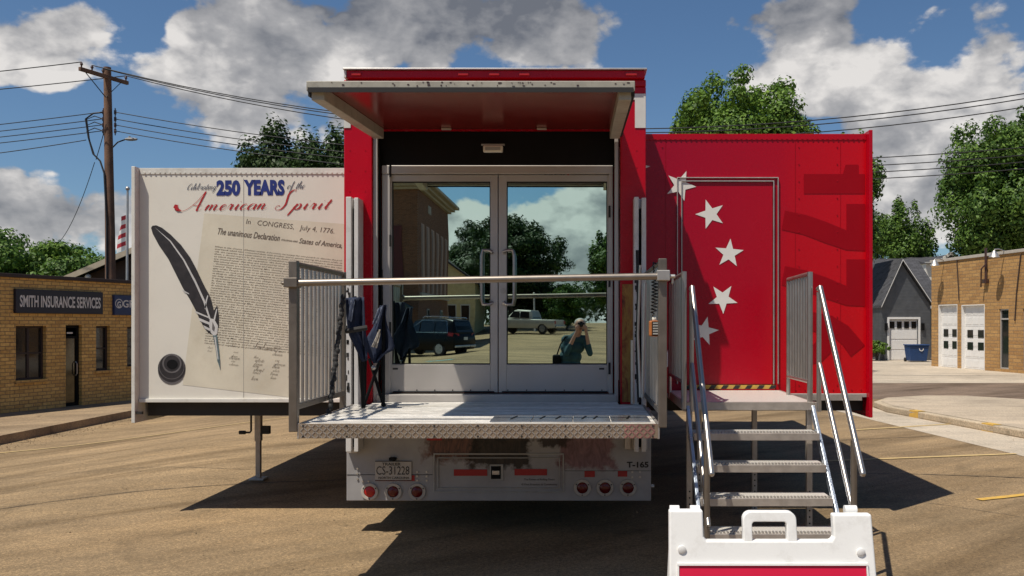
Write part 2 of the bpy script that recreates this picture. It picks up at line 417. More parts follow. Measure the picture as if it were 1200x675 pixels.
def siding_mat(name, c, pitch=.16):
    m = Mat(name); w = m.node('ShaderNodeTexWave', wave_type='BANDS', bands_direction='Z', wave_profile='SAW')
    m.L.new(m.tc.outputs['Object'], w.inputs['Vector']); w.inputs['Scale'].default_value = 0.314 / pitch; w.inputs['Distortion'].default_value = 0
    n = m.noise(3, 4, .6)
    m.col(m.ramp(n, [(.3, tuple(x * .85 for x in c)), (.7, tuple(x * 1.15 for x in c))])); m.set(rough=.75, spec=.3)
    m.bump(w.outputs['Fac'], 1.0, .03); return m.m
M['siding'] = siding_mat('blue_grey_siding', (.125, .132, .14))
M['cream_siding'] = siding_mat('cream_lap_siding', (.66, .58, .34), .14)

def ground_mat(name, base, speck=.5, stain=True, streak=True, scale=1.0):
    m = Mat(name)
    big = m.noise(.22 * scale, 6, .62, (1, 1, 1), .4); mid = m.noise(1.6 * scale, 7, .68, (.55, 1.3, 1)); fine = m.noise(95, 3, .75); gr = m.noise(260, 2, .8)
    lo = tuple(x * .72 for x in base); hi = tuple(x * 1.22 for x in base)
    c = m.ramp(big, [(.3, lo), (.5, base), (.72, hi)])
    c = m.mix(.55, c, m.ramp(mid, [(.28, (.62,) * 3), (.5, (1.0,) * 3), (.72, (1.3, 1.27, 1.2))]), 'MULTIPLY')
    if streak:
        st = m.noise(.75, 8, .62, (.13, 1.25, 1), .6, rot=-38)
        st2 = m.noise(2.6, 6, .62, (.10, 1.3, 1), .4, rot=-44)
        c = m.mix(.28, c, m.ramp(st2, [(.36, (.62, .58, .52)), (.54, (1,) * 3), (.68, (1.22, 1.2, 1.12))]), 'MULTIPLY')
        c = m.mix(.7, c, m.ramp(st, [(.36, (.50, .46, .40)), (.50, (1,) * 3), (.68, (1.34, 1.30, 1.22))]), 'MULTIPLY')
    vo = m.node('ShaderNodeTexVoronoi'); m.L.new(m.tc.outputs['Object'], vo.inputs['Vector']); vo.inputs['Scale'].default_value = 62
    bw = m.node('ShaderNodeRGBToBW'); m.L.new(vo.outputs['Color'], bw.inputs[0])
    c = m.mix(speck * .75, c, m.ramp(bw.outputs[0], [(.15, (.55,) * 3), (.5, (.95,) * 3), (.85, (1.6, 1.55, 1.45))]), 'MULTIPLY')
    agg = m.noise(34, 5, .8)
    c = m.mix(speck * 1.3, c, m.ramp(agg, [(.34, (.55,) * 3), (.5, (1.0,) * 3), (.64, (1.5, 1.47, 1.4))]), 'MULTIPLY')
    c = m.mix(speck, c, m.ramp(fine, [(.30, (.35,) * 3), (.52, (1.0,) * 3), (.70, (2.0, 1.95, 1.8))]), 'MULTIPLY')
    c = m.mix(speck * .8, c, m.ramp(gr, [(.32, (.5,) * 3), (.7, (1.6,) * 3)]), 'MULTIPLY')
    if stain:
        vs = m.noise(.55, 7, .7, (1, 1, 1), 1.2)
        c = m.mix(m.ramp(vs, [(.58, (0,) * 3), (.72, (.6,) * 3)]), c, tuple(x * .42 for x in base))
        oil = m.noise(1.7, 4, .55, (1, 1, 1), .5)
        c = m.mix(m.ramp(oil, [(.66, (0,) * 3), (.73, (.5,) * 3)]), c, tuple(x * .30 for x in base))
    m.col(c); m.set(rough=.9, spec=.2); m.bump(m.noise(150, 4, .75), .55, .008); return m.m
M['lot'] = ground_mat('worn_brown_asphalt', (.250, .180, .106))
M['conc'] = ground_mat('pale_concrete', (.42, .36, .285), .3, True, False)
M['walk'] = ground_mat('sidewalk_concrete', (.40, .33, .25), .3, True, False)
M['walk_dark'] = ground_mat('stained_sidewalk', (.27, .20, .13), .4, True, True)
M['street'] = ground_mat('grey_street_asphalt', (.17, .125, .095), .4, True, True)
M['kerb'] = ground_mat('kerb_concrete', (.40, .33, .24), .4, True, False)
M['grass'] = ground_mat('mown_grass', (.055, .095, .022), .7, False, False)
M['earth'] = ground_mat('dry_soil', (.22, .16, .10), .5)

def plank_mat():
    m = Mat('deck_plank_paint'); n = m.noise(2.2, 6, .65, (.35, 3, 1)); f = m.noise(40, 4, .7, (.3, 1, 1))
    c = m.ramp(n, [(.3, (.42, .39, .34)), (.52, (.74, .71, .66)), (.75, (.82, .80, .76))])
    c = m.mix(.6, c, m.ramp(f, [(.3, (.6,) * 3), (.7, (1.15,) * 3)]), 'MULTIPLY')
    m.col(c); m.set(rough=.6, metal=.0); return m.m
M['plank'] = plank_mat()
def plate_mat(name, tint):
    m = Mat(name)
    sp = m.node('ShaderNodeSeparateXYZ'); m.L.new(m.tc.outputs['Object'], sp.inputs[0])
    r = m.ramp(sp.outputs[0], [(.0, (.36, .28, .20)), (.5, (.36, .28, .20)), (1.0, (.36, .28, .20))])
    n = m.noise(6, 5, .65)
    c = m.mix(.5, r, m.ramp(n, [(.3, (.6,) * 3), (.7, (1.3,) * 3)]), 'MULTIPLY')
    m.col(c); m.set(rough=.42, metal=.55); return m.m
M['diamond'] = plate_mat('diamond_tread_plate', None)
M['diamond_red'] = pm('pink_scuffed_tread_plate', (.40, .17, .17), .45, .4, .3, 12)
def grate_mat():
    m = Mat('serrated_grating')
    ck = m.node('ShaderNodeTexVoronoi'); mp = m.node('ShaderNodeMapping'); m.L.new(m.tc.outputs['Object'], mp.inputs[0]); mp.inputs['Scale'].default_value = (60, 60, 20)
    m.L.new(mp.outputs[0], ck.inputs['Vector']); ck.inputs['Scale'].default_value = 1; ck.inputs['Randomness'].default_value = .25
    c = m.ramp(ck.outputs['Distance'], [(.12, (.08, .07, .06)), (.28, (.72, .68, .62))])
    m.col(c); m.set(rough=.45, metal=.4); m.bump(ck.outputs['Distance'], .8, .01); return m.m
M['grate'] = grate_mat()
def art_mat(name, stops, sc=(4, 4, 4), dist=2.0):
    m = Mat(name); n = m.noise(1.0, 7, .68, sc, dist); n2 = m.noise(7, 5, .7)
    c = m.ramp(n, stops); c = m.mix(.45, c, m.ramp(n2, [(.3, (.45,) * 3), (.7, (1.3,) * 3)]), 'MULTIPLY')
    m.col(c); m.set(rough=.5, spec=.3); return m.m
M['art_post'] = art_mat('ochre_crimson_print', [(.34, (.07, .012, .02)), (.46, (.28, .10, .03)), (.56, (.42, .24, .06)), (.68, (.20, .02, .04))], (6, 6, 2.2))
def lower_art():
    # pale panel with a smeared dark, rust and maroon print that fades out downwards and sideways
    m = Mat('smeared_artwork_print')
    sp = m.node('ShaderNodeSeparateXYZ'); m.L.new(m.tc.outputs['Object'], sp.inputs[0]); x = sp.outputs[0]; z = sp.outputs[2]
    base = m.ramp(m.noise(3, 5, .6), [(.3, (.27, .26, .26)), (.7, (.37, .36, .355))])
    edge = m.noise(6.5, 8, .66, (1, 1, 1), .3); smear = m.noise(11, 7, .7, (1.5, 1, .6), 1.5)
    def band(cx, hw, zlo, soft=.05):
        a = m.math('SUBTRACT', hw, m.math('ABSOLUTE', m.math('SUBTRACT', x, cx)))
        a = m.math('MINIMUM', a, m.math('SUBTRACT', z, zlo))
        a = m.math('ADD', a, m.math('MULTIPLY', m.math('SUBTRACT', edge, .5), .30))
        return m.math('MULTIPLY', a, 1 / soft, True)
    tan = m.ramp(smear, [(.35, (.38, .27, .12)), (.65, (.50, .40, .22))])
    c = m.mix(m.math('MULTIPLY', band(.15, .95, .86), .9), base, tan)
    c = m.mix(m.math('MULTIPLY', band(.76, .27, .55), .8), c, m.ramp(smear, [(.4, (.10, .025, .032)), (.62, (.23, .095, .10))]))
    c = m.mix(m.math('MULTIPLY', band(-.38, .25, .60), .9), c, m.ramp(smear, [(.4, (.045, .02, .014)), (.6, (.17, .065, .04))]))
    c = m.mix(m.math('MULTIPLY', band(.04, .27, .54, .04), .96), c, m.ramp(smear, [(.4, (.010, .009, .008)), (.65, (.05, .035, .025))]))
    c = m.mix(m.math('MULTIPLY', band(.50, .14, .70, .04), .9), c, (.02, .012, .01))
    m.col(c); m.set(rough=.45, spec=.3); return m.m
M['lower_art'] = lower_art()
def shingle_mat(name, c):
    m = Mat(name); sp = m.node('ShaderNodeSeparateXYZ'); m.L.new(m.tc.outputs['Object'], sp.inputs[0])
    cb = m.node('ShaderNodeCombineXYZ'); m.L.new(sp.outputs[0], cb.inputs[0]); m.L.new(m.math('ADD', sp.outputs[2], m.math('MULTIPLY', sp.outputs[1], .35)), cb.inputs[1])
    b = m.node('ShaderNodeTexBrick'); m.L.new(cb.outputs[0], b.inputs['Vector']); b.inputs['Scale'].default_value = 1
    b.inputs['Brick Width'].default_value = .32; b.inputs['Row Height'].default_value = .14; b.inputs['Mortar Size'].default_value = .012
    b.inputs['Color1'].default_value = (*c, 1); b.inputs['Color2'].default_value = (*(x * 1.6 for x in c), 1); b.inputs['Mortar'].default_value = (*(x * .5 for x in c), 1)
    m.col(m.mix(.5, b.outputs['Color'], m.ramp(m.noise(5, 5, .6), [(.3, (.6,) * 3), (.7, (1.3,) * 3)]), 'MULTIPLY')); m.set(rough=.9); return m.m
M['shingle'] = shingle_mat('charcoal_shingles', (.045, .045, .050))
def leaf_mat(name, c1, c2, c3):
    m = Mat(name); g = m.node('ShaderNodeNewGeometry')
    col = m.ramp(g.outputs['Random Per Island'], [(0, c1), (.5, c2), (1, c3)])
    big = m.noise(.5, 3, .5)
    col = m.mix(.6, col, m.ramp(big, [(.35, (.75, .8, .8)), (.65, (1.2, 1.15, 1.0))]), 'MULTIPLY')
    m.col(col); m.set(rough=.55, spec=.25)
    tr = m.node('ShaderNodeBsdfTranslucent'); m.L.new(col, tr.inputs[0]); mx = m.node('ShaderNodeMixShader'); mx.inputs[0].default_value = .20
    m.L.new(m.b.outputs[0], mx.inputs[1]); m.L.new(tr.outputs[0], mx.inputs[2]); m.L.new(mx.outputs[0], m.N['Material Output'].inputs[0])
    return m.m
M['leaf_bright'] = leaf_mat('bright_maple_leaves', (.038, .085, .012), (.095, .185, .022), (.17, .27, .04))
M['leaf_mid'] = leaf_mat('mid_green_leaves', (.030, .072, .013), (.075, .145, .022), (.14, .23, .04))
M['leaf_dark'] = leaf_mat('dark_green_leaves', (.020, .045, .012), (.034, .068, .016), (.06, .10, .026))
M['bark'] = pm('grey_brown_bark', (.09, .07, .055), .9, 0, .3, 5, bump=.8, bscale=16)

def catmull(P, k=6):
    P = [np.array(p, float) for p in P]; Q = [2 * P[0] - P[1]] + P + [2 * P[-1] - P[-2]]; out = []
    for i in range(1, len(Q) - 2):
        for j in range(k):
            t = j / k; a, b, c, d = Q[i - 1:i + 3]
            out.append(.5 * (2 * b + (c - a) * t + (2 * a - 5 * b + 4 * c - d) * t * t + (3 * b - a - 3 * c + d) * t ** 3))
    out.append(P[-1]); return np.array(out)
# ------------------------------------------------------------------ ground, roads, kerbs
def sm(t): t = min(1, max(0, t)); return t * t * (3 - 2 * t)
def zg(x, y):
    z = -.42 * sm((-x - 4.3) / 6.0)
    if y < 0: z += min(.00033 * y * y, 2.0)
    return z
def sheet(name, polygon_or_rect, mat, dz, step=1.0, label=None):
    """axis-aligned patch following the ground"""
    x0, x1, y0, y1 = polygon_or_rect
    nx = max(1, int((x1 - x0) / step)); ny = max(1, int((y1 - y0) / step)); m = MB()
    for j in range(ny + 1):
        for i in range(nx + 1):
            x = x0 + (x1 - x0) * i / nx; y = y0 + (y1 - y0) * j / ny
            m.v.append((x, y, zg(x, y) + dz))
    for j in range(ny):
        for i in range(nx):
            a = j * (nx + 1) + i; m.f.append((a, a + 1, a + nx + 2, a + nx + 1))
    return structure(m.build(name, mat), label)
def ground():
    xs = sorted(set([-900, -500, -250, -120, -70, -45, -30] + [-22 + 1.5 * i for i in range(8)] + [-10.75 + .22 * i for i in range(34)] + [2, 6, 12, 20, 35, 60, 120, 250, 500, 900]))
    ys = sorted(set([-900, -500, -250, -150, -110] + [-80 + 4 * i for i in range(20)] + [0, 5, 10, 20, 30, 40, 60, 100, 180, 350, 900]))
    m = MB()
    for y in ys:
        for x in xs: m.v.append((x, y, zg(x, y)))
    n = len(xs)
    for j in range(len(ys) - 1):
        for i in range(n - 1): m.f.append((j * n + i, j * n + i + 1, (j + 1) * n + i + 1, (j + 1) * n + i))
    o = m.build('ground', M['lot'], smooth=True); structure(o, 'worn brown asphalt of the parking area')
ground()
def flat(name, pts, mat, z, label=None, depth=None):
    m = MB()
    if depth: m.prism([(x, y, z - depth) for x, y in pts], (0, 0, depth))
    else: m.poly([(x, y, z) for x, y in pts])
    return structure(m.build(name, mat, bevel=.02 if depth else 0), label)
# right-hand side: gutter apron, raised walk, cross street, drive
kerb = [(8.9, 6.0), (7.4, 14.9), (6.62, 19.4), (6.75, 20.6), (7.4, 21.7), (8.6, 22.4), (9.6, 22.3), (10.6, 21.2), (14.0, 19.6), (40.0, 16.0), (40.0, 6.0)]
flat('gutter', [(6.75, 5.0), (5.96, 12.0), (5.40, 16.6), (4.95, 21.3), (6.3, 21.2), (6.2, 18.0), (6.95, 13.8), (8.5, 5.0)], M['conc'], .004, 'pale concrete gutter strip along the kerb')
kerb = [(x * .93, y * .93) for x, y in kerb]
inner = [(x + (.16 if i < 4 else 0), y - (.0 if i < 4 else .16)) for i, (x, y) in enumerate(kerb)]
flat('kerb', kerb, M['kerb'], .125, 'tan concrete kerb round the raised sidewalk', .125)
flat('sidewalk', inner, M['walk'], .131, 'raised concrete sidewalk beside the cross street')
flat('cross_street', [(0.5, 21.4), (120, 18.6), (120, 27.2), (0.5, 26.9)], M['street'], .004, 'dark asphalt cross street')
flat('driveway', [(0.5, 26.91), (60, 27.06), (60, 70), (0.5, 70)], M['conc'], .008, 'pale concrete drive in front of the garages')
flat('lawn', [(-60, 34), (0.4, 34), (0.4, 120), (-60, 120)], M['grass'], .012, 'grass behind the trailer')
# yellow parking marks
def line(name, a, b, w, mat, label):
    a = Vector((*a, 0)); b = Vector((*b, 0)); t = (b - a).normalized(); n = Vector((-t.y, t.x, 0)) * w / 2; m = MB(); k = 12
    for i in range(k + 1):
        p = a.lerp(b, i / k)
        for s in (-1, 1):
            q = p + n * s * random.uniform(.8, 1.08); m.v.append((q.x, q.y, zg(q.x, q.y) + .009))
    for i in range(k): m.f.append((2 * i, 2 * i + 1, 2 * i + 3, 2 * i + 2))
    return structure(m.build(name, mat), label)
line('parking_line', (3.2, 11.6), (5.96, 12.25), .10, M['faint_mark'], 'faded yellow parking line reaching the gutter')
line('parking_line', (4.02, 9.03), (5.6, 9.75), .10, M['yellow_mark'], 'bright yellow parking line at the edge')
line('parking_line', (4.6, 15.0), (6.6, 15.9), .10, M['faint_mark'], 'faint yellow line across the gutter')
line('parking_line', (-10.2, 15.0), (-5.6, 17.8), .10, M['faint_mark'], 'faint worn line near the kerb')
for cx_, cy_ in ((6.733, 14.79), (6.343, 17.02)):
    m = MB(); t = Vector((-.165, .986, 0)); c = Vector((cx_, cy_, 0))
    p = [c - t * .16, c + t * .16]
    m.add([(p[0].x - .012, p[0].y, .006), (p[1].x - .012, p[1].y, .006), (p[1].x - .008, p[1].y, .135), (p[0].x - .008, p[0].y, .135), (p[1].x + .14, p[1].y, .137), (p[0].x + .14, p[0].y, .137)], [(0, 1, 2, 3), (3, 2, 4, 5)])
    structure(m.build('kerb_paint', M['yellow_mark']), 'yellow paint patch on the kerb')
# crack across the lot
def crack(pts, w, label):
    m = MB(); rnd = random.Random(3); P = []
    for q in catmull(pts, 26): P.append(Vector((float(q[0]), float(q[1]), 0)))
    for p in P:
        ww = w * rnd.uniform(.4, 1.2); dy = rnd.uniform(-.018, .018)
        for s in (-1, 1): m.v.append((p.x, p.y + dy + s * ww, zg(p.x, p.y) + .0055))
    for i in range(len(P) - 1): m.f.append((2 * i, 2 * i + 1, 2 * i + 3, 2 * i + 2))
    structure(m.build('pavement_crack', M['dark_steel']), label)
crack([(-6.2, 8.7), (-3.6, 10.0), (0, 10.5), (3.4, 10.65), (5.7, 10.2)], .012, 'thin crack running across the asphalt')
crack([(-.22, 5.2), (-.15, 7.0), (-.2, 9.0), (-.1, 12.0)], .022, 'tar-sealed crack running under the trailer')
crack([(-9.5, 12.6), (-8.3, 11.9), (-7.0, 11.5), (-5.6, 11.4), (-4.4, 11.0), (-3.2, 10.8)], .006, 'hairline crack wandering over the brown asphalt')
crack([(2.9, 9.4), (4.0, 8.3), (4.5, 7.3), (5.3, 6.6)], .006, 'hairline crack beside the yellow parking line')
crack([(3.0, 13.4), (5.6, 14.2)], .010, 'short crack reaching the gutter')
rng0 = np.random.default_rng(19); gv = MB()
for k in range(1500):
    if k < 800: gx_, gy_ = -10.55 + abs(rng0.normal(0, .35)), rng0.uniform(11, 24)
    else: gx_, gy_ = rng0.uniform(-9, 7), rng0.uniform(6.3, 14)
    r_ = rng0.uniform(.004, .012) * (1.6 if k < 800 else 1); z_ = zg(gx_, gy_) + r_ * .5; a_ = rng0.uniform(0, 6.28)
    P_ = [(gx_ + r_ * math.cos(a_ + q), gy_ + r_ * math.sin(a_ + q), z_ - r_ * .5) for q in (0, 2.1, 4.2)] + [(gx_, gy_, z_ + r_ * .6)]
    gv.add(P_, [(0, 1, 3), (1, 2, 3), (2, 0, 3)])
go = gv.build('gravel', M['earth']); tag(go, 'loose grit scattered over the asphalt', kind='stuff')
# left-hand side: kerb and sidewalk
sheet('sidewalk', (-14.5, -10.75, -30, 60), M['walk_dark'], .17, 2.0, 'stained sidewalk before the insurance office')
m = MB()
ys_ = [-30 + 3 * i for i in range(31)]
for y in ys_:
    xk = -10.62 + random.uniform(-.03, .03)
    for dx, dz in ((0, -.05), (0.0, .165), (-.18, .172)): m.v.append((xk + dx, y, zg(xk, y) + dz))
for i in range(len(ys_) - 1):
    for k in range(2): m.f.append((3 * i + k, 3 * i + k + 1, 3 * i + 3 + k + 1, 3 * i + 3 + k))
structure(m.build('kerb', M['walk_dark']), 'weathered kerb along the office sidewalk')

# ------------------------------------------------------------------ text helpers
def text_mesh(s, shear=0.0, offset=0.0, spacing=1.0, res=3):
    cu = bpy.data.curves.new('t', 'FONT'); cu.body = s; cu.size = 1; cu.shear = shear; cu.offset = offset; cu.space_character = spacing
    cu.resolution_u = res; cu.fill_mode = 'FRONT'
    o = bpy.data.objects.new('t', cu); COL.objects.link(o)
    dg = bpy.context.evaluated_depsgraph_get(); me = bpy.data.meshes.new_from_object(o.evaluated_get(dg))
    n = len(me.vertices); co = np.empty(n * 3); me.vertices.foreach_get('co', co); co = co.reshape(-1, 3)[:, :2].copy()
    fs = [tuple(p.vertices) for p in me.polygons]
    bpy.data.objects.remove(o); bpy.data.curves.remove(cu); bpy.data.meshes.remove(me)
    return co, fs
def add_text(m, s, p, u, v, w=None, h=None, nrm_off=None, **k):
    """text with lower-left corner at p, along unit u, up unit v, fitted to width w and/or height h"""
    co, fs = text_mesh(s, **k); mn = co.min(0); mx = co.max(0); sz = mx - mn
    sx = w / sz[0] if w else (h / sz[1]); sy = h / sz[1] if h else sx
    p = Vector(p); u = Vector(u); v = Vector(v)
    vs = [p + u * float((c[0] - mn[0]) * sx) + v * float((c[1] - mn[1]) * sy) for c in co]
    return m.add(vs, fs)
# a small slanted script alphabet: strokes on a grid whose x-height is 1
SCR = {
 'a': (1.15, [[(.95, .75), (.7, 1.0), (.35, .9), (.12, .45), (.2, .05), (.5, .05), (.85, .5), (.95, .95), (.85, .3), (.95, .02), (1.15, .25)]]),
 'b': (.95, [[(.0, .25), (.35, 1.3), (.45, 1.9), (.3, 2.0), (.2, 1.4), (.15, .3), (.35, .0), (.7, .2), (.8, .7), (.65, .95), (.95, .8)]]),
 'c': (.85, [[(.75, .8), (.6, 1.0), (.3, .85), (.12, .4), (.25, .03), (.5, .03), (.85, .3)]]),
 'e': (.85, [[(.0, .2), (.4, .4), (.7, .75), (.55, 1.0), (.25, .8), (.15, .35), (.3, .02), (.55, .05), (.85, .3)]]),
 'f': (.75, [[(.0, .2), (.4, 1.2), (.65, 1.9), (.5, 2.0), (.35, 1.2), (.2, -.6), (.05, -.95), (.15, -.5), (.45, .1), (.75, .35)], [(.1, .95), (.65, 1.0)]]),
 'g': (1.0, [[(.85, .8), (.6, 1.0), (.25, .75), (.15, .25), (.4, .05), (.75, .5), (.85, .9), (.7, -.2), (.4, -.9), (.1, -.75), (.4, -.2), (1.0, .3)]]),
 'h': (1.1, [[(.0, .2), (.4, 1.3), (.55, 1.9), (.4, 2.0), (.25, 1.2), (.1, .0)], [(.15, .4), (.5, .95), (.75, .9), (.7, .3), (.8, .02), (1.1, .3)]]),
 'i': (.6, [[(.0, .2), (.25, .7), (.35, .98), (.22, .3), (.32, .02), (.6, .28)], [(.45, 1.42), (.5, 1.5)]]),
 'l': (.6, [[(.0, .2), (.35, 1.2), (.5, 1.9), (.35, 2.0), (.2, 1.2), (.15, .25), (.3, .0), (.6, .28)]]),
 'm': (1.75, [[(.0, .4), (.2, .95), (.25, .8), (.1, .0)], [(.15, .4), (.5, .95), (.7, .85), (.6, .0)], [(.65, .4), (1.0, .95), (1.25, .88), (1.15, .25), (1.3, .02), (1.75, .3)]]),
 'n': (1.25, [[(.0, .4), (.2, .95), (.25, .8), (.1, .0)], [(.15, .4), (.5, .95), (.75, .88), (.65, .25), (.8, .02), (1.25, .35)]]),
 'o': (.95, [[(.6, 1.0), (.25, .85), (.1, .4), (.25, .03), (.55, .1), (.75, .55), (.6, .95), (.65, .8), (.95, .85)]]),
 'p': (1.1, [[(.0, .3), (.3, .95), (.3, .8), (.0, -.3), (-.2, -1.0)], [(.2, .4), (.6, 1.0), (.85, .75), (.75, .25), (.45, .02), (.25, .2), (.6, .02), (1.1, .3)]]),
 'r': (.85, [[(.0, .25), (.3, 1.05), (.38, .9), (.6, .92), (.5, .4), (.55, .05), (.85, .3)]]),
 's': (.8, [[(.0, .2), (.45, 1.05), (.5, .7), (.55, .25), (.35, .0), (.15, .1), (.8, .3)]]),
 't': (.7, [[(.0, .2), (.35, .9), (.5, 1.6), (.25, .35), (.35, .02), (.7, .28)], [(.1, 1.1), (.75, 1.15)]]),
 'A': (1.55, [[(-1.95, 1.05), (-2.15, .85), (-1.95, .2), (-1.3, -.05), (-.6, .3), (.1, 1.5), (.5, 2.9), (.62, 3.25), (.62, 1.8), (.62, .2), (.8, -.02), (1.2, .25)], [(-.2, 1.0), (.5, .9), (1.0, 1.0)]]),
 'S': (1.55, [[(1.0, 3.0), (.95, 3.4), (.6, 3.3), (.35, 2.7), (.45, 1.8), (.55, .9), (.3, .15), (-.2, .0), (-.5, .35), (-.3, .75), (.0, .65)]]),
 'C': (1.4, [[(1.1, 1.5), (1.2, 1.85), (.95, 1.95), (.5, 1.5), (.25, .8), (.35, .1), (.8, .0), (1.4, .3)]]),
 ' ': (.8, [])}
def script_text(m, s, p, u, v, xh, slant=.45, wt=.10, extra_space=0.0, lift=(0, -1, 0), wide=1.0):
    """ribbon lettering, thick on the down strokes; returns advance"""
    p = Vector(p); u = Vector(u); v = Vector(v); lift = Vector(lift); x = 0.0; cnt = 0
    for ch in s:
        adv, strokes = SCR[ch]
        for st in strokes:
            c = catmull(st, 6); sl = c[:, 0] + c[:, 1] * slant * .8 + x; pts = np.stack([sl, c[:, 1]], 1)
            d = np.gradient(pts, axis=0); ln = np.linalg.norm(d, axis=1) + 1e-9; d = d / ln[:, None]; nn = np.stack([-d[:, 1], d[:, 0]], 1)
            down = np.clip(-d[:, 1], 0, 1); k = np.arange(len(pts)) / max(1, len(pts) - 1); end = np.minimum(1, np.minimum(k, 1 - k) * 6 + .45)
            w = wt * (.35 + .95 * down) * end
            base = len(m.v)
            for q, n_, ww in zip(pts, nn, w):
                cnt += 1
                for sg in (-1, 1):
                    a = q + n_ * sg * ww * .5 * 2
                    m.v.append(tuple(p + u * float(a[0]) * xh * wide + v * float(a[1]) * xh + lift * (cnt * 2e-6)))
            for i in range(len(pts) - 1): m.f.append((base + 2 * i, base + 2 * i + 1, base + 2 * i + 3, base + 2 * i + 2))
        x += adv * .92 + extra_space
    return x * xh * wide
def decal(name, pts, y, mat, parent, z_from=None):
    """flat print given as photo pixels on the vertical plane at depth y0 -> real shape on the panel, laid at y"""
    return MB().poly([(X(a, y), y, Z(b, y)) for a, b in pts]).build(name, mat, parent)

# ------------------------------------------------------------------ the trailer
YR, YF, YD, YS = 7.60, 5.97, 7.75, 8.31
PL = 1.113                                       # height of the lift platform
TR = thing('museum_trailer', 'red and white exhibit trailer with open rear doors, raised canopy and slide-outs', 'trailer', (-.72, YR, 0))
XL, XR = X(403, YR), X(757, YR)                  # outer faces of the rear frame
b = MB()
b.box(XL + .012, XR - .012, YD + .14, 20.0, .95, 3.90)
b.box(XL + .004, XL + .05, YR + .10, YD + .139, .95, 3.90); b.box(XR - .05, XR - .004, YR + .10, YD + .139, .95, 3.90)
b.box(XL + .052, XR - .052, YR + .10, YD + .139, 3.62, 3.90)
body = b.build('body', M['red'], TR, .01)
# rear frame
b = MB()
xo0, xo1 = X(436, YR), X(727, YR)
b.box(XL, xo0, YR, YR + .098, .90, 3.80); b.box(xo1, XR, YR, YR + .098, .90, 3.80)
b.box(XL, XR, YR - .004, YR + .098, 3.802, 3.86)
b.box(xo0 + .001, xo1 - .001, YR + .012, YR + .098, 3.44, 3.80)
b.build('rear_frame', M['red'], TR, .008)
b = MB()
b.box(XL + .035, XR - .012, YR - .05, YR + .10, 3.861, 3.925)
hd = b.build('roof_header', M['red'], TR, .006)
b = MB(); b.box(XL + .01, XR + .005, YR - .075, YR + .12, 3.926, 3.94); b.build('roof_trim', M['alu'], hd, .003)
b = MB(); b.box(XL + .015, XL + .034, YR - .06, YR + .1, 3.862, 3.924); b.build('corner_cap', M['tape_white'], hd, .003)
for px0, px1 in ((414, 425), (538, 550), (574, 586), (609, 621), (733, 746)):
    MB().box(X(px0, YR), X(px1, YR), YR - .064, YR - .051, 3.878, 3.905).build('marker_light', M['lens_red_bright'], hd, .004)
# white corner tapes
b = MB(); b.box(X(744, YR), X(757, YR) - .003, YR - .006, YR - .003, Z(150, YR), Z(110, YR)); b.box(X(735, YR), X(744, YR) - .001, YR - .006, YR - .003, Z(117, YR), Z(110, YR))
b.build('reflective_tape', M['tape_white'], TR)
b = MB(); b.box(X(403, YR) + .002, X(411, YR), YR - .006, YR - .003, Z(150, YR), Z(128, YR)); b.build('reflective_tape', M['tape_white'], TR)
b = MB()
for px in (733, 746):
    for py in (176, 196, 240, 260): b.cyl((X(px, YR), YR - .003, Z(py, YR)), (X(px, YR), YR + .001, Z(py, YR)), .006, 8)
for px in (410, 428):
    for py in (176, 200, 224): b.cyl((X(px, YR), YR - .003, Z(py, YR)), (X(px, YR), YR + .001, Z(py, YR)), .006, 8)
b.build('rivets', M['red'], TR, smooth=True)
# printed artwork strip low on one post
MB().box(X(729, YR), X(742, YR), YR - .005, YR - .002, 1.12, Z(333, YR)).build('printed_panel', M['art_post'], TR)
# reveal of the opening
b = MB()
b.box(XL + .052, xo0 - .0, YR + .10, YD + .06, PL - .02, 3.615); split(b, 'jamb', M['grey_trim'], TR)
b = MB(); b.box(xo1 + .0, XR - .052, YR + .10, YD + .06, PL - .02, 3.615); split(b, 'jamb', M['grey_trim'], TR)
b = MB(); b.box(xo0 + .001, xo1 - .001, YD - .03, YD - .001, Z(195, YD) + .002, 3.612); b.build('header_panel', M['black'], TR)
b = MB(); b.box(xo0 + .001, xo0 + .040, YR + .03, YR + .06, PL, 3.40); b.box(xo1 - .048, xo1 - .016, YR + .03, YR + .06, PL, 3.40)
split(b, 'jamb_channel', M['door_alu'], TR, bevel=.004)
b = MB(); b.tube([(xo0 + .046, 7.66, 3.30), (xo0 + .056, 7.69, 2.2)], .009, 8); b.tube([(xo0 + .056, 7.69, 2.25), (xo0 + .062, 7.70, 1.3)], .014, 8)
b.build('gas_strut', M['black'], TR, smooth=True)
b = MB(); b.tube([(xo1 - .008, 7.66, 3.30), (xo1 - .008, 7.69, 2.3)], .007, 8); b.tube([(xo1 - .008, 7.69, 2.33), (xo1 - .008, 7.70, 1.3)], .009, 8)
b.build('gas_strut', M['alu'], TR, smooth=True)
b = MB(); zl = Z(175, YD - .04); xl = X(578, YD - .04)
b.box(xl - .085, xl + .085, YD - .075, YD - .031, zl - .03, zl + .03); dl = b.build('entry_light', M['lamp_white'], TR, .012, seg=3)
b = MB(); b.box(xl - .10, xl + .10, YD - .066, YD - .0305, zl + .031, zl + .043); b.box(xl - .065, xl + .065, YD - .079, YD - .0755, zl - .014, zl + .014); b.build('lamp_housing', M['grey_trim'], dl, .003)
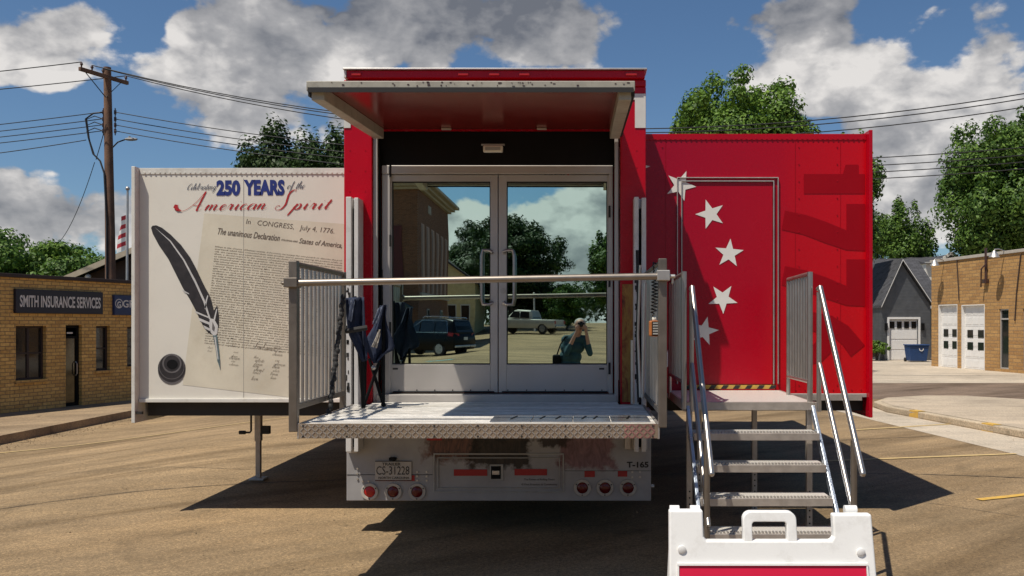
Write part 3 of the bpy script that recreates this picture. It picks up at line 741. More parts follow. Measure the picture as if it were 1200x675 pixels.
# doors
zb, zt = Z(461, YD), Z(195, YD)
xa, xb = X(449, YD), X(718, YD)
b = MB(); b.box(xa, xa + .07, YD - .05, YD + .05, zb, zt - .075); b.box(xb - .035, xb, YD - .05, YD + .05, zb, zt - .075); b.box(xa, xb, YD - .055, YD + .05, zt - .074, zt)
b.box(xa - .03, xb + .03, YR + .02, YD + .05, PL - .04, zb - .001)
df = b.build('door_frame', M['door_alu'], TR, .004)
def door(p0, p1, g0, g1, hside):
    x0, x1 = X(p0, YD), X(p1, YD); gx0, gx1 = X(g0, YD), X(g1, YD); gz0, gz1 = Z(427, YD), Z(213, YD); zt_ = zt - .078
    b = MB(); b.box(x0, gx0, YD - .025, YD + .03, zb + .01, zt_); b.box(gx1, x1, YD - .025, YD + .03, zb + .01, zt_)
    b.box(gx0 + .0005, gx1 - .0005, YD - .025, YD + .03, gz1, zt_); b.box(gx0 + .0005, gx1 - .0005, YD - .025, YD + .03, zb + .01, gz0)
    d = b.build('door', M['door_alu'], TR, .003)
    MB().box(gx0 + .001, gx1 - .001, YD - .006, YD + .006, gz0 + .001, gz1 - .001).build('mirror_glass', M['mirror'], d)
    b = MB(); b.box(gx0, gx1, YD - .014, YD - .0065, gz0 + .001, gz0 + .010); b.box(gx0, gx1, YD - .014, YD - .0065, gz1 - .010, gz1 - .001); b.box(gx0 + .001, gx0 + .008, YD - .014, YD - .0065, gz0 + .0105, gz1 - .0105); b.box(gx1 - .008, gx1 - .001, YD - .014, YD - .0065, gz0 + .0105, gz1 - .0105)
    split(b, 'glazing_bead', M['rubber'], d)
    hx = (x1 - .05) if hside > 0 else (x0 + .05); ins = -.075 * hside; z0, z1 = Z(357, YD), Z(294, YD); yh = YD - .075
    b = MB(); b.tube([(hx, YD - .025, z1 - .02), (hx, yh, z1 - .01), (hx + ins * .3, yh, z1), (hx + ins, yh, z1), (hx + ins * 1.15, yh, z1 - .05), (hx + ins * 1.15, yh, z0 + .05), (hx + ins, yh, z0), (hx + ins * .3, yh, z0), (hx, yh, z0 + .01), (hx, YD - .025, z0 + .02)], .013, 10)
    b.build('pull_handle', M['steel'], d, smooth=True)
    b = MB()
    for i in range(6): b.cyl((x0 + .08 + (x1 - x0 - .16) * i / 5, YD - .029, zb + .03), (x0 + .08 + (x1 - x0 - .16) * i / 5, YD - .024, zb + .03), .006, 8)
    split(b, 'screw', M['rubber'], d)
    b = MB(); b.box(x0 + .03, x1 - .03, YD - .034, YD - .0255, zb + .012, zb + .022); b.build('door_sweep', M['rubber'], d)
    return d
dL = door(457.5, 583.6, 468 - 8, 575, 1); dR = door(584.6, 716, 594, 711.5, -1)
b = MB(); lx, lz = X(590, YD), Z(341, YD); b.ring((lx, YD - .0255, lz), (0, -1, 0), .012, .024, .006, 18); b.cyl((lx, YD - .0255, lz), (lx, YD - .034, lz), .011, 12); b.build('lock_cylinder', M['steel'], dR, smooth=True)
b = MB(); add_text(b, 'Entrance', (X(638, YD), YD - .0275, Z(205.5, YD)), (1, 0, 0), (0, 0, 1), w=.18, h=.026, offset=.02); b.build('lettering', M['black_ink'], dR)
b = MB(); ax, az = X(666, YD), Z(204, YD); y_ = YD - .0275; b.poly([(ax - .007, y_, az - .014), (ax + .007, y_, az - .014), (ax + .007, y_, az + .006), (ax + .014, y_, az + .006), (ax, y_, az + .028), (ax - .014, y_, az + .006), (ax - .007, y_, az + .006)]); b.build('arrow_mark', M['red_ink'], dR)
MB().box(X(702, YD), X(708, YD), YD - .0275, YD - .0255, Z(433, YD), Z(431, YD)).build('small_label', M['black_ink'], dR)
MB().box(X(461, YD), X(467, YD), YD - .0275, YD - .0255, Z(433, YD), Z(431, YD)).build('small_label', M['black_ink'], dL)
b = MB()
for k in (1.75, 2.5, 3.1): b.cyl((xa + .074, YD - .057, k - .05), (xa + .074, YD - .057, k + .05), .009, 8); b.cyl((xb - .030, YD - .057, k - .05 - .35), (xb - .030, YD - .057, k + .05 - .35), .009, 8)
split(b, 'hinge', M['rubber'], df)
# canopy (upper rear door swung up)
cz = lambda y: 3.285 + (y - 5.75) * (3.405 - 3.285) / (YR - 5.75)     # underside of the rails
cx0, cx1 = -1.77, .347; y0c, y1c = 5.75, YR - .01
def cbox(b, x0, x1, ya, yb, lo, hi):
    return b.add([(x0, ya, cz(ya) + lo), (x1, ya, cz(ya) + lo), (x1, yb, cz(yb) + lo), (x0, yb, cz(yb) + lo), (x0, ya, cz(ya) + hi), (x1, ya, cz(ya) + hi), (x1, yb, cz(yb) + hi), (x0, yb, cz(yb) + hi)],
                 [(0, 3, 2, 1), (4, 5, 6, 7), (0, 1, 5, 4), (1, 2, 6, 5), (2, 3, 7, 6), (3, 0, 4, 7)])
b = MB(); cbox(b, cx0 + .02, cx1 - .02, y0c + .04, y1c, .03, .055); cp = b.build('canopy', M['canopy_red'], TR)
b = MB(); cbox(b, cx0, cx1, y0c + .003, y0c + .04, .0, .062); b.build('edge_rail', M['weathered'], cp, .004)
b = MB(); cbox(b, cx0 + .01, cx1 - .01, y0c - .002, y0c + .0025, -.012, .020); b.build('seal', M['rubber'], cp)
b = MB(); cbox(b, cx0 + .022, cx0 + .105, y0c + .041, y1c - .05, -.055, .029); b.build('side_rail', M['weathered'], cp, .004)
b = MB(); cbox(b, cx1 - .105, cx1 - .022, y0c + .041, y1c - .05, -.055, .029); b.build('side_rail', M['weathered'], cp, .004)
b = MB(); cbox(b, cx0, cx0 + .0215, y0c + .0405, y1c, -.03, .050); cbox(b, cx1 - .0215, cx1, y0c + .0405, y1c, -.03, .050); split(b, 'edge_seal', M['rubber'], cp)
b = MB(); cbox(b, cx0 + .6, cx0 + .68, y1c - .12, y1c - .08, .012, .028); cbox(b, cx0 + 1.4, cx0 + 1.48, y1c - .12, y1c - .08, .012, .028); split(b, 'catch_plate', M['alu'], cp, bevel=.003)
b = MB(); rnd = random.Random(5)
for k in range(38):
    xk = cx0 + .55 + (rnd.random() ** 1.0) * 1.1 if k < 24 else rnd.uniform(cx0 + .05, cx1 - .05)
    zk = rnd.uniform(.026, .052); w_ = rnd.uniform(.004, .018); h_ = rnd.uniform(.003, .008)
    b.box(xk, xk + w_, y0c + .0005, y0c + .0029, cz(y0c) + zk, cz(y0c) + zk + h_)
b.build('chipped_paint', M['insul'], cp)
# lift columns standing against the rear frame
for pa, pb, slot in ((406, 420.5, 414), (743, 757, 750)):
    yc = 7.44; x0, x1 = X(pa, yc), X(pb, yc); xs_ = X(slot, yc)
    b = MB(); b.box(x0, xs_ - .012, yc - .02, YR - .005, .72, Z(231, yc)); b.box(xs_ + .012, x1, yc - .02, YR - .005, .72, Z(232, yc)); b.box(xs_ - .0118, xs_ + .0118, yc + .05, YR - .006, .722, Z(232, yc))
    c = b.build('lift_column', M['body_white'], TR, .004)
    b = MB(); rnd = random.Random(int(pa))
    for k in range(26):
        zk = 1.2 + rnd.random() * 1.0; xk = rnd.uniform(x0 + .002, xs_ - .03); b.box(xk, xk + rnd.uniform(.006, .02), yc - .0225, yc - .0203, zk, zk + rnd.uniform(.01, .05))
    b.build('scrapes', M['dark_steel'], c)
    b = MB(); b.box(xs_ - .0115, xs_ + .0115, yc + .046, yc + .0498, .75, 2.75); split(b, 'slot', M['black'], c)
# lower rear panel
xl0, xl1 = X(406, YR), X(763, YR); zlo = Z(587, YR)
b = MB(); b.box(xl0, xl1, YR + .001, YR + .25, zlo, 1.05); lp = b.build('rear_panel', M['lower_art'], TR, .006)
b = MB(); b.box(xl0 + .05, xl1 - .05, YR + .26, 20, .42, .948); b.build('chassis', M['dark_steel'], TR)
hx0, hx1, hz0, hz1 = X(508, YR), X(661, YR), Z(577, YR), Z(531, YR)
b = MB()
for k, (i, t) in enumerate(((0, .012), (.035, .008))):
    b.box(hx0 + i, hx1 - i, YR - .012, YR - .001, hz1 - i - t, hz1 - i); b.box(hx0 + i, hx1 - i, YR - .012, YR - .001, hz0 + i, hz0 + i + t)
    b.box(hx0 + i, hx0 + i + t, YR - .0118, YR - .001, hz0 + i + t + .0005, hz1 - i - t - .0005); b.box(hx1 - i - t, hx1 - i, YR - .0118, YR - .001, hz0 + i + t + .0005, hz1 - i - t - .0005)
hatch = b.build('hatch', M['grey_trim'], TR, .002)
b = MB(); b.box(X(532, YR), X(571, YR), YR - .006, YR - .003, Z(557.5, YR), Z(550, YR)); b.box(X(603, YR), X(641, YR), YR - .006, YR - .003, Z(557, YR), Z(549.5, YR)); split(b, 'reflector_strip', M['tape_red'], hatch)
b = MB(); b.box(X(574, YR), X(590, YR), YR - .010, YR - .001, Z(563, YR), Z(544, YR)); pl_ = b.build('latch', M['grey_trim'], hatch, .004)
b = MB(); b.box(X(575.5, YR), X(587, YR), YR - .013, YR - .0102, Z(561, YR), Z(546, YR)); b.build('latch_recess', M['black'], pl_, .003)
b = MB(); b.box(X(577, YR), X(585.5, YR), YR - .024, YR - .0132, Z(556, YR), Z(551, YR)); b.build('latch_paddle', M['alu'], pl_, .004)
b = MB(); t_ = ['The Power of Rolling Tours', '© First Freedom & Community']
add_text(b, t_[0], (X(614, YR), YR - .003, Z(563.5, YR)), (1, 0, 0), (0, 0, 1), w=.26, h=.021, offset=.01)
add_text(b, t_[1], (X(611, YR), YR - .003, Z(569.3, YR)), (1, 0, 0), (0, 0, 1), w=.305, h=.021, offset=.01); b.build('lettering', M['black_ink'], hatch)
b = MB(); add_text(b, 'T-165', (X(734.5, YR), YR - .003, Z(548, YR)), (1, 0, 0), (0, 0, 1), w=X(760, YR) - X(734.5, YR), h=.052, offset=.035); b.build('fleet_lettering', M['black_ink'], lp)
b = MB(); b.box(X(685, YR), X(697, YR), YR - .005, YR - .002, Z(559, YR), Z(552, YR)); b.box(X(724, YR), X(735, YR), YR - .005, YR - .002, Z(558.5, YR), Z(552, YR)); b.box(X(440, YR), X(486, YR), YR - .004, YR - .0015, Z(563.5, YR), Z(557, YR)); b.box(X(500, YR), X(518, YR), YR - .005, YR - .002, Z(516, YR), Z(510, YR))
split(b, 'reflector_strip', M['tape_red'], lp)
for px in (433.5, 461, 489, 682.5, 709, 736):
    c = (X(px, YR), YR - .002, Z(576 if px < 600 else 571.5, YR))
    b = MB(); b.ring(c, (0, -1, 0), .048, .073, .014, 30); tl = b.build('tail_light', M['stone'], TR, .003, smooth=True)
    b = MB(); b.ell((c[0], c[1] - .002, c[2]), .049, .018, .049, 22, 12); b.build('lens', M['lens_red_bright'] if px < 440 else M['lens_red'], tl, smooth=True)  # sunlit lens is painted a brighter red, the others a shade-darkened one
    b = MB()
    for q in range(3):
        a_ = q * 2.09 + .5; b.cyl((c[0] + .06 * math.cos(a_), c[1] - .017, c[2] + .06 * math.sin(a_)), (c[0] + .06 * math.cos(a_), c[1] - .012, c[2] + .06 * math.sin(a_)), .006, 8)
    split(b, 'screw', M['dark_steel'], tl)
b = MB(); b.box(X(440, YR), X(482.5, YR), YR - .012, YR - .008, Z(563, YR), Z(540, YR)); lpn = b.build('licence_plate', M['stone'], TR, .002)
b = MB(); yy = YR - .0145
add_text(b, 'TRAILER', (X(448, YR), yy, Z(545.2, YR)), (1, 0, 0), (0, 0, 1), w=X(470, YR) - X(448, YR), h=.024, offset=.015)
add_text(b, 'CS-31228', (X(441.5, YR), yy, Z(556, YR)), (1, 0, 0), (0, 0, 1), w=X(480, YR) - X(441.5, YR), h=.072, offset=.0)
add_text(b, 'NORTH CAROLINA', (X(444, YR), yy, Z(561, YR)), (1, 0, 0), (0, 0, 1), w=X(480, YR) - X(444, YR), h=.020, offset=.015)
b.build('plate_lettering', M['black_ink'], lpn)
b = MB(); b.box(X(440, YR), X(482.5, YR), YR - .013, YR - .0121, Z(540.8, YR), Z(540, YR)); b.box(X(440, YR), X(482.5, YR), YR - .013, YR - .0121, Z(563, YR), Z(562.2, YR)); b.build('plate_border', M['black_ink'], lpn)
b = MB(); b.box(X(457, YR), X(465, YR), YR - .05, YR - .0005, Z(539, YR), Z(535.5, YR)); b.build('plate_lamp', M['black'], TR, .006)
b = MB()
rnd = random.Random(2)
for px, py in [(419, 549 + 6 * i) for i in range(3)] + [(425, 564), (432, 564), (489, 553), (489, 558), (489, 563), (500, 553), (500, 558), (500, 563), (741, 553), (741, 559), (750, 553), (750, 559)]:
    b.cyl((X(px, YR), YR - .008, Z(py, YR)), (X(px, YR), YR, Z(py, YR)), .009, 8)
b.build('bolts', M['alu'], lp)
b = MB(); b.box(xl0 + .003, X(507, YR), YR - .0018, YR, Z(556.6, YR), Z(556, YR)); b.box(X(662, YR), xl1 - .003, YR - .0018, YR, Z(552, YR), Z(551.5, YR)); split(b, 'panel_seam', M['dark_steel'], lp)
b = MB(); b.box(X(408, YR), X(420, YR), YR - .05, YR - .001, Z(530, YR), 1.04); b.box(X(732, YR), X(739, YR), YR - .05, YR - .001, Z(526, YR), 1.04); b.box(X(751, YR), X(758, YR), YR - .05, YR - .001, Z(526, YR), 1.04); b.box(X(739, YR) + .001, X(751, YR) - .001, YR - .03, YR - .001, Z(526, YR), 1.04)
split(b, 'lift_bracket', M['door_alu'], TR, bevel=.004)
b = MB(); b.cyl((xl1 - .01, YR + .05, Z(571, YR)), (xl1 + .03, YR + .05, Z(571, YR)), .018, 10); b.build('side_marker', M['alu'], TR)
# wheels under the floor
for yw in (12.2, 13.5):
    for xw in (-1.86, -1.52, .12, .46):
        w = MB(); w.tube([(xw - .13, yw, .5), (xw - .11, yw, .5), (xw + .11, yw, .5), (xw + .13, yw, .5)], [.44, .5, .5, .44], 28); wo = w.build('wheel', M['rubber'], TR, smooth=True)
        w = MB(); w.cyl((xw - .134, yw, .5), (xw + .134, yw, .5), .27, 20); w.build('rim', M['alu'], wo)
# lift platform
px0_, px1_ = -1.887, .513
b = MB(); b.box(px0_ + .006, px1_ - .006, YF + .012, YR + .015, PL - .075, PL - .012); pf = b.build('lift_platform', M['alu'], TR)
b = MB(); ny = 7; wy = (YR + .012 - (YF + .03)) / ny
for i in range(ny):
    ya = YF + .03 + i * wy
    xs0, xs1 = (px0_ + .01, px1_ - .01) if ya + wy < YR - .16 else (xo0 + .02, xo1 - .02)
    b.box(xs0, xs1, ya + .004, ya + wy - .004, PL - .0118, PL)
    for j in range(3): b.box(xs0 + .002, xs1 - .002, ya + .03 + j * .085, ya + .045 + j * .085, PL + .0003, PL + .004)
b.build('deck_planks', M['plank'], pf, .002)
b = MB(); b.box(px0_, px1_, YF, YF + .011, PL - .095, PL + .002); sk = b.build('tread_plate_skirt', M['diamond'], pf)
b = MB(); b2 = MB()
for i in range(92):
    for j in range(4):
        xk = px0_ + .02 + i * .0258; zk = PL - .085 + j * .0245
        a = R(45 if (i + j) % 2 else -45); rot = Matrix.Rotation(a, 3, 'Y')
        (b2 if xk > .30 else b).obox((xk, YF - .0015, zk), (.026, .004, .006), rot)
b.build('tread_pattern', M['alu'], pf); b2.build('tread_pattern', M['diamond_red'], pf)
b = MB()
for i in range(9):
    for zk in (PL - .012, PL - .083): b.cyl((px0_ + .03 + i * .292, YF - .006, zk), (px0_ + .03 + i * .292, YF, zk), .007, 8)
b.build('bolts', M['dark_steel'], pf)
b = MB(); b.box(px0_ - .012, px0_ + .005, YF + .002, YR - .2, PL - .10, PL + .004); b.box(px1_ - .005, px1_ + .012, YF + .002, YR - .2, PL - .10, PL + .004); split(b, 'side_rail', M['alu'], pf, bevel=.003)
b = MB()
for xa_, xb_ in ((-.62, -.34), (-.335, -.06), (-.055, .20), (.205, .47)): b.box(xa_, xb_, YF + .07, YF + .47, PL + .005, PL + .012)
fl = split(b, 'flap_plate', pm('polished_flap_plate', (.42, .43, .44), .22, .8, .1, 5), pf, bevel=.003)
b = MB()
for xk in (-.47, -.27, -.16, .02, .10, .33): b.obox((xk, YF + .30, PL + .0135), (.014, .20, .002), Matrix.Rotation(R(-8), 3, 'Z'))
split(b, 'slot', M['black'], fl[0])
# side gates on the platform, front rail
def gate(x, ya, yb, ztop, zbot, nb, post, mat, r=.028, foot=1.06):
    b = MB(); b.box(x - r, x + r, ya - r, ya + r, foot, ztop); b.box(x - r * .8, x + r * .8, yb - r * .8, yb + r * .8, PL - .05, ztop - .002)
    b.tube([(x, ya + r, ztop - .02), (x, yb - r * .8, ztop - .02)], .02, 10); b.box(x - .02, x + .02, ya + r, yb - r * .8, zbot - .02, zbot + .02)
    g = b.build('side_gate', mat, TR, .005, smooth=False)
    b = MB()
    for i in range(nb):
        y = ya + (yb - ya) * (i + .9) / (nb + .8); b.tube([(x, y, zbot + .02), (x, y, ztop - .035)], .0125, 8)
    b.build('balusters', M['steel'], g, smooth=True)
    return g
gL = gate(-1.925, YF + .02, 7.22, 2.205, 1.225, 12, 'sq', M['steel_bronze'])
gR = gate(.545, YF + .02, 7.75, 2.22, 1.19, 12, 'rd', M['steel_bronze'], .028, 1.09)
b = MB(); b.tube([(-1.90, YF - .01, 2.055), (.52, YF - .01, 2.10)], .023, 14); fr = b.build('front_rail', pm('bronzed_rail_tube', (.27, .235, .20), .42, .7, .1, 9), TR, smooth=True)
b = MB(); b.box(-1.975, -1.885, YF - .045, YF + .06, 2.025, 2.09); b.cyl((-2.0, YF, 2.055), (-1.97, YF, 2.055), .014, 8); b.build('rail_bracket', M['steel_bronze'], fr, .005)
b = MB(); b.box(.505, .59, YF - .045, YF + .06, 2.07, 2.14); b.cyl((.59, YF, 2.10), (.63, YF, 2.10), .014, 8); b.cyl((.61, YF, 2.10), (.61, YF, 2.05), .008, 8); b.build('rail_bracket', M['alu'], fr, .005)
b = MB(); b.tube([(.50, 7.0, 2.1), (.48, 7.0, 1.2)], .012, 8); b.tube([(.47, 7.1, 2.25), (.455, 7.15, 1.7), (.47, 7.1, 1.2)], .010, 8); b.tube([(.42, 7.3, 1.65), (.42, 7.3, 1.13)], .016, 8)
split(b, 'lift_cylinder', M['alu'], TR, smooth=True)
b = MB(); b.tube([(.455, 7.25, 2.38), (.46, 7.2, 2.0), (.45, 7.2, 1.6), (.465, 7.2, 1.15)], .013, 8); b.build('cable', M['rubber'], TR, smooth=True)

# ---- slide-outs
def slide(side, px_face, y_top, y_bot, mat, matf, flz0, flz1, gap_x):
    xe = X(px_face, YS); zt_, zb_ = Z(y_top, YS), Z(y_bot, YS)
    xi = gap_x; fp = .085; th = .034
    x0, x1 = min(xe, xi), max(xe, xi)
    b = MB(); b.box(x0, x1, YS, 15.2, zb_, zt_)
    s = b.build('slide_out', mat, TR)
    b = MB(); xa_, xb_ = (xe - th, xe - .001) if side < 0 else (xe + .001, xe + th)
    b.box(xa_, xb_, YS - fp, 15.4, flz0, flz1); b.build('end_flange', matf, s, .004)
    b = MB(); b.box(x0 + .002, x1, YS - .005, YS - .001, zt_ - .05, zt_ + .008); b.build('top_rail', matf, s, .003)
    b = MB(); n = 44
    for i in range(n):
        xk = x0 + .05 + (x1 - x0 - .08) * i / (n - 1); b.cyl((xk, YS - .011, zt_ - .036), (xk, YS - .005, zt_ - .036), .009, 6)
    b.build('rivets', matf, s)
    b = MB(); b.box(x0 + .002, x1, YS - .02, YS + .02, zb_ - .035, zb_ - .001); b.build('bottom_rail', M['white_trim'] if side < 0 else M['grey_trim'], s, .003)
    b = MB(); b.box(x0 + .03, x1, YS + .10, YS + .22, zb_ - .17, zb_ - .04)
    xb0, xb1 = (x0 + .03, x0 + .15) if side < 0 else (x1 - .15, x1 - .03)
    b.box(xb0, xb1, YS + .221, 15.1, zb_ - .17, zb_ - .04); b.build('underframe', M['dark_steel'], s)
    return s, xe, zt_, zb_
sL, xeL, ztL, zbL = slide(-1, 163.5, 198, 467, M['white_panel'], M['white_trim'], .87, 3.235, XL + .01)
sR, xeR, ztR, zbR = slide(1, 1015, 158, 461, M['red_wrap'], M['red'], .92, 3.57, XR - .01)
MB().box(xeL - .037, xeL + .06, YS - .075, YS - .05, .95, .975).build('flange_pin', M['dark_steel'], sL)
yp = YS - .0015
# parchment
decal('parchment', [(239.5, 250), (404, 262.5), (406, 466), (340, 465.5), (214, 451)], yp, M['parchment'], sL)
b = MB(); b.box(X(285.5, YS) - .001, X(285.5, YS) + .001, YS - .0032, YS - .0005, zbL + .01, ztL - .09); split(b, 'panel_seam', M['grey_trim'], sL)
yt = yp - .0015
def P(px, py, y=None): y = y or yt; return (X(px, y), y, Z(py, y))
th6 = R(-6.4); U6 = Vector((math.cos(th6), 0, math.sin(th6))); V6 = Vector((-math.sin(th6), 0, math.cos(th6)))
px2m = YS / F
DECL = ("When in the Course of human events, it becomes necessary for one people to dissolve the political bands which have connected them with another, and to assume among the powers of the earth, the separate and equal station to which the Laws of Nature and of Nature's God entitle them, a decent respect to the opinions of mankind requires that they should declare the causes which impel them to the separation. We hold these truths to be self-evident, that all men are created equal, that they are endowed by their Creator with certain unalienable Rights, that among these are Life, Liberty and the pursuit of Happiness. That to secure these rights, Governments are instituted among Men, deriving their just powers from the consent of the governed, That whenever any Form of Government becomes destructive of these ends, it is the Right of the People to alter or to abolish it, and to institute new Government, laying its foundation on such principles and organizing its powers in such form, as to them shall seem most likely to effect their Safety and Happiness. Prudence, indeed, will dictate that Governments long established should not be changed for light and transient causes; and accordingly all experience hath shewn, that mankind are more disposed to suffer, while evils are sufferable, than to right themselves by abolishing the forms to which they are accustomed. ")
DECL = (DECL * 6)
b = MB(); pos = 0; nl = 41
for i in range(nl):
    v0 = 290 + i * 2.82; u0 = 252 - i * .32
    n_ch = 92; s_ = DECL[pos:pos + n_ch].strip(); pos += n_ch
    wl = (404 - u0) * px2m * .985
    add_text(b, s_, P(u0, v0), U6, V6, w=wl, h=2.0 * px2m, shear=.45, offset=.012, res=1)
b.build('handwriting_lettering', M['brown_ink'], sL)
b = MB()
add_text(b, 'In   CONGRESS,   July 4, 1776.', P(288, 264), U6, V6, w=104 * px2m, h=7.6 * px2m, offset=-.004, shear=.12)
add_text(b, 'The unanimous Declaration', P(255, 274.5), U6, V6, w=73 * px2m, h=7.5 * px2m, offset=.01, shear=.3)
add_text(b, 'of the thirteen united', P(329.5, 282), U6, V6, w=19 * px2m, h=2.6 * px2m, offset=.01)
add_text(b, 'States of America,', P(350, 286), U6, V6, w=51 * px2m, h=7.2 * px2m, offset=.01, shear=.3)
b.build('heading_lettering', M['brown_ink'], sL)
# signatures
b = MB(); rnd = random.Random(11); words = ['chant', 'benot', 'leon', 'snort', 'abram', 'charen', 'eric', 'coleman', 'then', 'roboto', 'benin', 'liam']
k = 0
for bx, by, n, w_ in ((243, 404, 3, 10), (272, 406, 4, 12), (270, 420, 4, 17), (298, 416, 4, 18), (295, 430, 5, 19), (320, 408, 7, 19), (318, 432, 4, 16), (338, 438, 2, 12)):
    for i in range(n):
        if (i + bx) % 5 == 3: continue
        script_text(b, words[k % 12], P(bx + rnd.uniform(-2, 2), by + i * 3.9 + rnd.uniform(-.6, .6)), U6, V6, w_ * px2m / 7.5 * rnd.uniform(.7, 1.0), .5, .055); k += 1
script_text(b, 'SonSancer', P(297, 408), U6, V6, 2.6 * px2m, .6, .07)
b.build('signature_lettering', M['brown_ink'], sL)
# title
Ux, Uz = Vector((1, 0, 0)), Vector((0, 0, 1))
b = MB(); tilt = R(1.2); Ut = Vector((math.cos(tilt), 0, math.sin(tilt)))
add_text(b, '250', P(253.5, 229.5), Ux, Uz, w=28 * px2m, h=18.5 * px2m, offset=.055)
add_text(b, 'YEARS', P(285.5, 229), Ux, Uz, w=48 * px2m, h=18.5 * px2m, offset=.055)
b.build('title_lettering', M['blue_ink'], sL)
b = MB(); script_text(b, 'Celebrating', P(218.5, 222.5), Ut, Uz, 3.6 * px2m, .45, .085); script_text(b, 'of the', P(336, 221.5), Ut, Uz, 4.3 * px2m, .45, .075)
b.build('script_lettering', M['navy_ink'], sL)
b = MB(); script_text(b, 'American', P(224, 247), Ut, Uz, 6.7 * px2m, .45, .085, .14, wide=1.42); script_text(b, 'Spirit', P(326, 246), Ut, Uz, 6.8 * px2m, .45, .09, .22, wide=1.42)
b.poly([P(203, 243, yt - .004), P(205, 239.5, yt - .004), P(208, 240, yt - .004), P(209, 244, yt - .004), P(213, 247, yt - .004), P(207, 247, yt - .004)])
b.build('script_title_lettering', M['red_ink'], sL)
# feather, quill and ink pot (printed)
yf = yp - .002
fea = [(177, 267), (178.5, 264.6), (183, 264), (190, 267), (200, 275), (212, 287), (223, 302), (231, 317), (237, 330), (241, 338), (245, 345), (248, 353), (250.5, 364), (254.5, 358), (256.5, 370), (256.5, 383), (249, 392), (244, 390), (239, 384), (234, 374), (229, 363), (222, 350), (214, 337), (206, 321), (197, 303), (186, 287), (179, 274)]
f_ = MB().poly([P(a, c, yf) for a, c in fea]).build('feather', M['feather'], sL)
b = MB()
for pts in ([(181, 266), (200, 282), (216, 304), (230, 330), (240, 352), (247, 374), (245, 374), (238, 353), (228, 331), (214.5, 305), (199, 283)],
            [(213, 339), (221, 343.5), (222, 345), (216, 342.6)], [(228, 364), (244, 371), (245, 373), (230, 367)], [(232, 372), (246, 378), (246, 381), (234, 376)], [(238, 381), (246, 385), (246, 388), (240, 385)],
            [(240, 362), (241, 352), (243, 346), (244, 346.5), (242, 355), (241.5, 363)], [(250.3, 374), (253.5, 362), (254.6, 362), (252, 375)]):
    b.poly([P(a, c, yf - .001) for a, c in pts])
split(b, 'feather_barb', M['feather_hi'], sL)
b = MB().poly([P(a, c, yf - .0015) for a, c in [(246, 373), (251, 374), (255.5, 382), (254.5, 391), (251, 394), (247, 390), (245, 381)]]); b.build('quill_base', M['feather_hi'], sL)
b = MB().poly([P(a, c, yf - .0018) for a, c in [(249, 377), (252, 384), (251, 389), (248.5, 386)]]); b.build('quill_shade', M['feather_mid'], sL)
b = MB().poly([P(a, c, yf - .0021) for a, c in [(249.5, 393), (254.5, 393), (256.5, 410), (257.8, 424), (258.2, 434), (256.5, 428), (254.6, 423), (252.6, 408)]]); b.build('quill_pen', M['quill'], sL)
b = MB().poly([P(a, c, yf - .0025) for a, c in [(251, 395), (252.6, 395), (256, 421), (255, 421)]]); b.build('quill_glint', M['feather_hi'], sL)
def ellp(cx_, cy_, rx, ry, y, n=28): return [P(cx_ + rx * math.cos(2 * math.pi * i / n), cy_ + ry * math.sin(2 * math.pi * i / n), y) for i in range(n)]
ik = MB().poly(ellp(201.2, 434, 16.2, 16.8, yp - .001)).build('ink_pot', M['feather_mid'], sL)
MB().poly(ellp(201.2, 431.5, 16.2, 16.4, yp - .002)).build('ink_pot_side', M['feather'], sL)
b = MB().ring(P(201.5, 426, yp - .0032), (0, -1, 0), 9.5 * px2m, 11.3 * px2m, .0005, 32); b.ring(P(201.2, 429.5, yp - .0028), (0, -1, 0), 14.3 * px2m, 15.0 * px2m, .0004, 32); b.build('ink_pot_rim', M['feather_mid'], sL)
MB().poly(ellp(201.8, 427, 6.4, 5.6, yp - .0042)).build('ink_pot_mouth', M['black'], sL)
# right slide: numerals, stars, door
yq = YS - .003
b = MB()
for px in (780, 932, 985): b.box(X(px, YS) - .0015, X(px, YS) + .0015, YS - .0022, YS - .0005, zbR + .01, ztR - .06)
split(b, 'panel_seam', M['red_dark'], sR)
b = MB()
for px in (776, 936, 981):
    for k in range(15): b.cyl((X(px, YS), YS - .006, zbR + .08 + k * .158), (X(px, YS), YS - .0005, zbR + .08 + k * .158), .006, 6)
for k in range(24): b.cyl((XR + .05 + k * .087, YS - .006, zbR + .035), (XR + .05 + k * .087, YS - .0005, zbR + .035), .006, 6)
b.build('rivets', M['red'], sR)
b = MB()
def dig(s_, x0, x1, y0, y1):  # digit turned a quarter turn clockwise: its top points to +x
    add_text(b, s_, (X(x0, yq), yq, Z(y0, yq)), Vector((0, 0, -1)), Vector((1, 0, 0)), w=(y1 - y0) * yq / F, h=(x1 - x0) * yq / F, offset=.04)
b.poly([P(x_, y_, yq) for x_, y_ in ((942, 204), (988, 204), (991, 193), (1006, 193), (1006, 204), (1013.5, 204), (1013.5, 227), (942, 227))])
for y_ in (239, 304):
    b.poly([P(x_, y_ + q_, yq) for x_, q_ in ((992, 0), (1014, 0), (1014, 55), (992, 54), (968, 46), (942, 36), (916, 30), (920, 8), (945, 13), (968, 21), (992, 31))])
dig('6', 921, 1013.5, 366, 427)
b.build('year_lettering', M['red_dark'], sR)
def star(cx_, cy_, r, rot, y, parent, mat):
    pts = []
    for k in range(10):
        a = R(rot) + math.pi * k / 5; rr = r if k % 2 == 0 else r * .40
        pts.append(P(cx_ + rr * math.sin(a), cy_ - rr * math.cos(a), y))
    return MB().poly(pts).build('star', mat, parent)
dx0, dx1, dy0, dy1 = 793, 912, 208, 450
b = MB(); t1 = 1.3
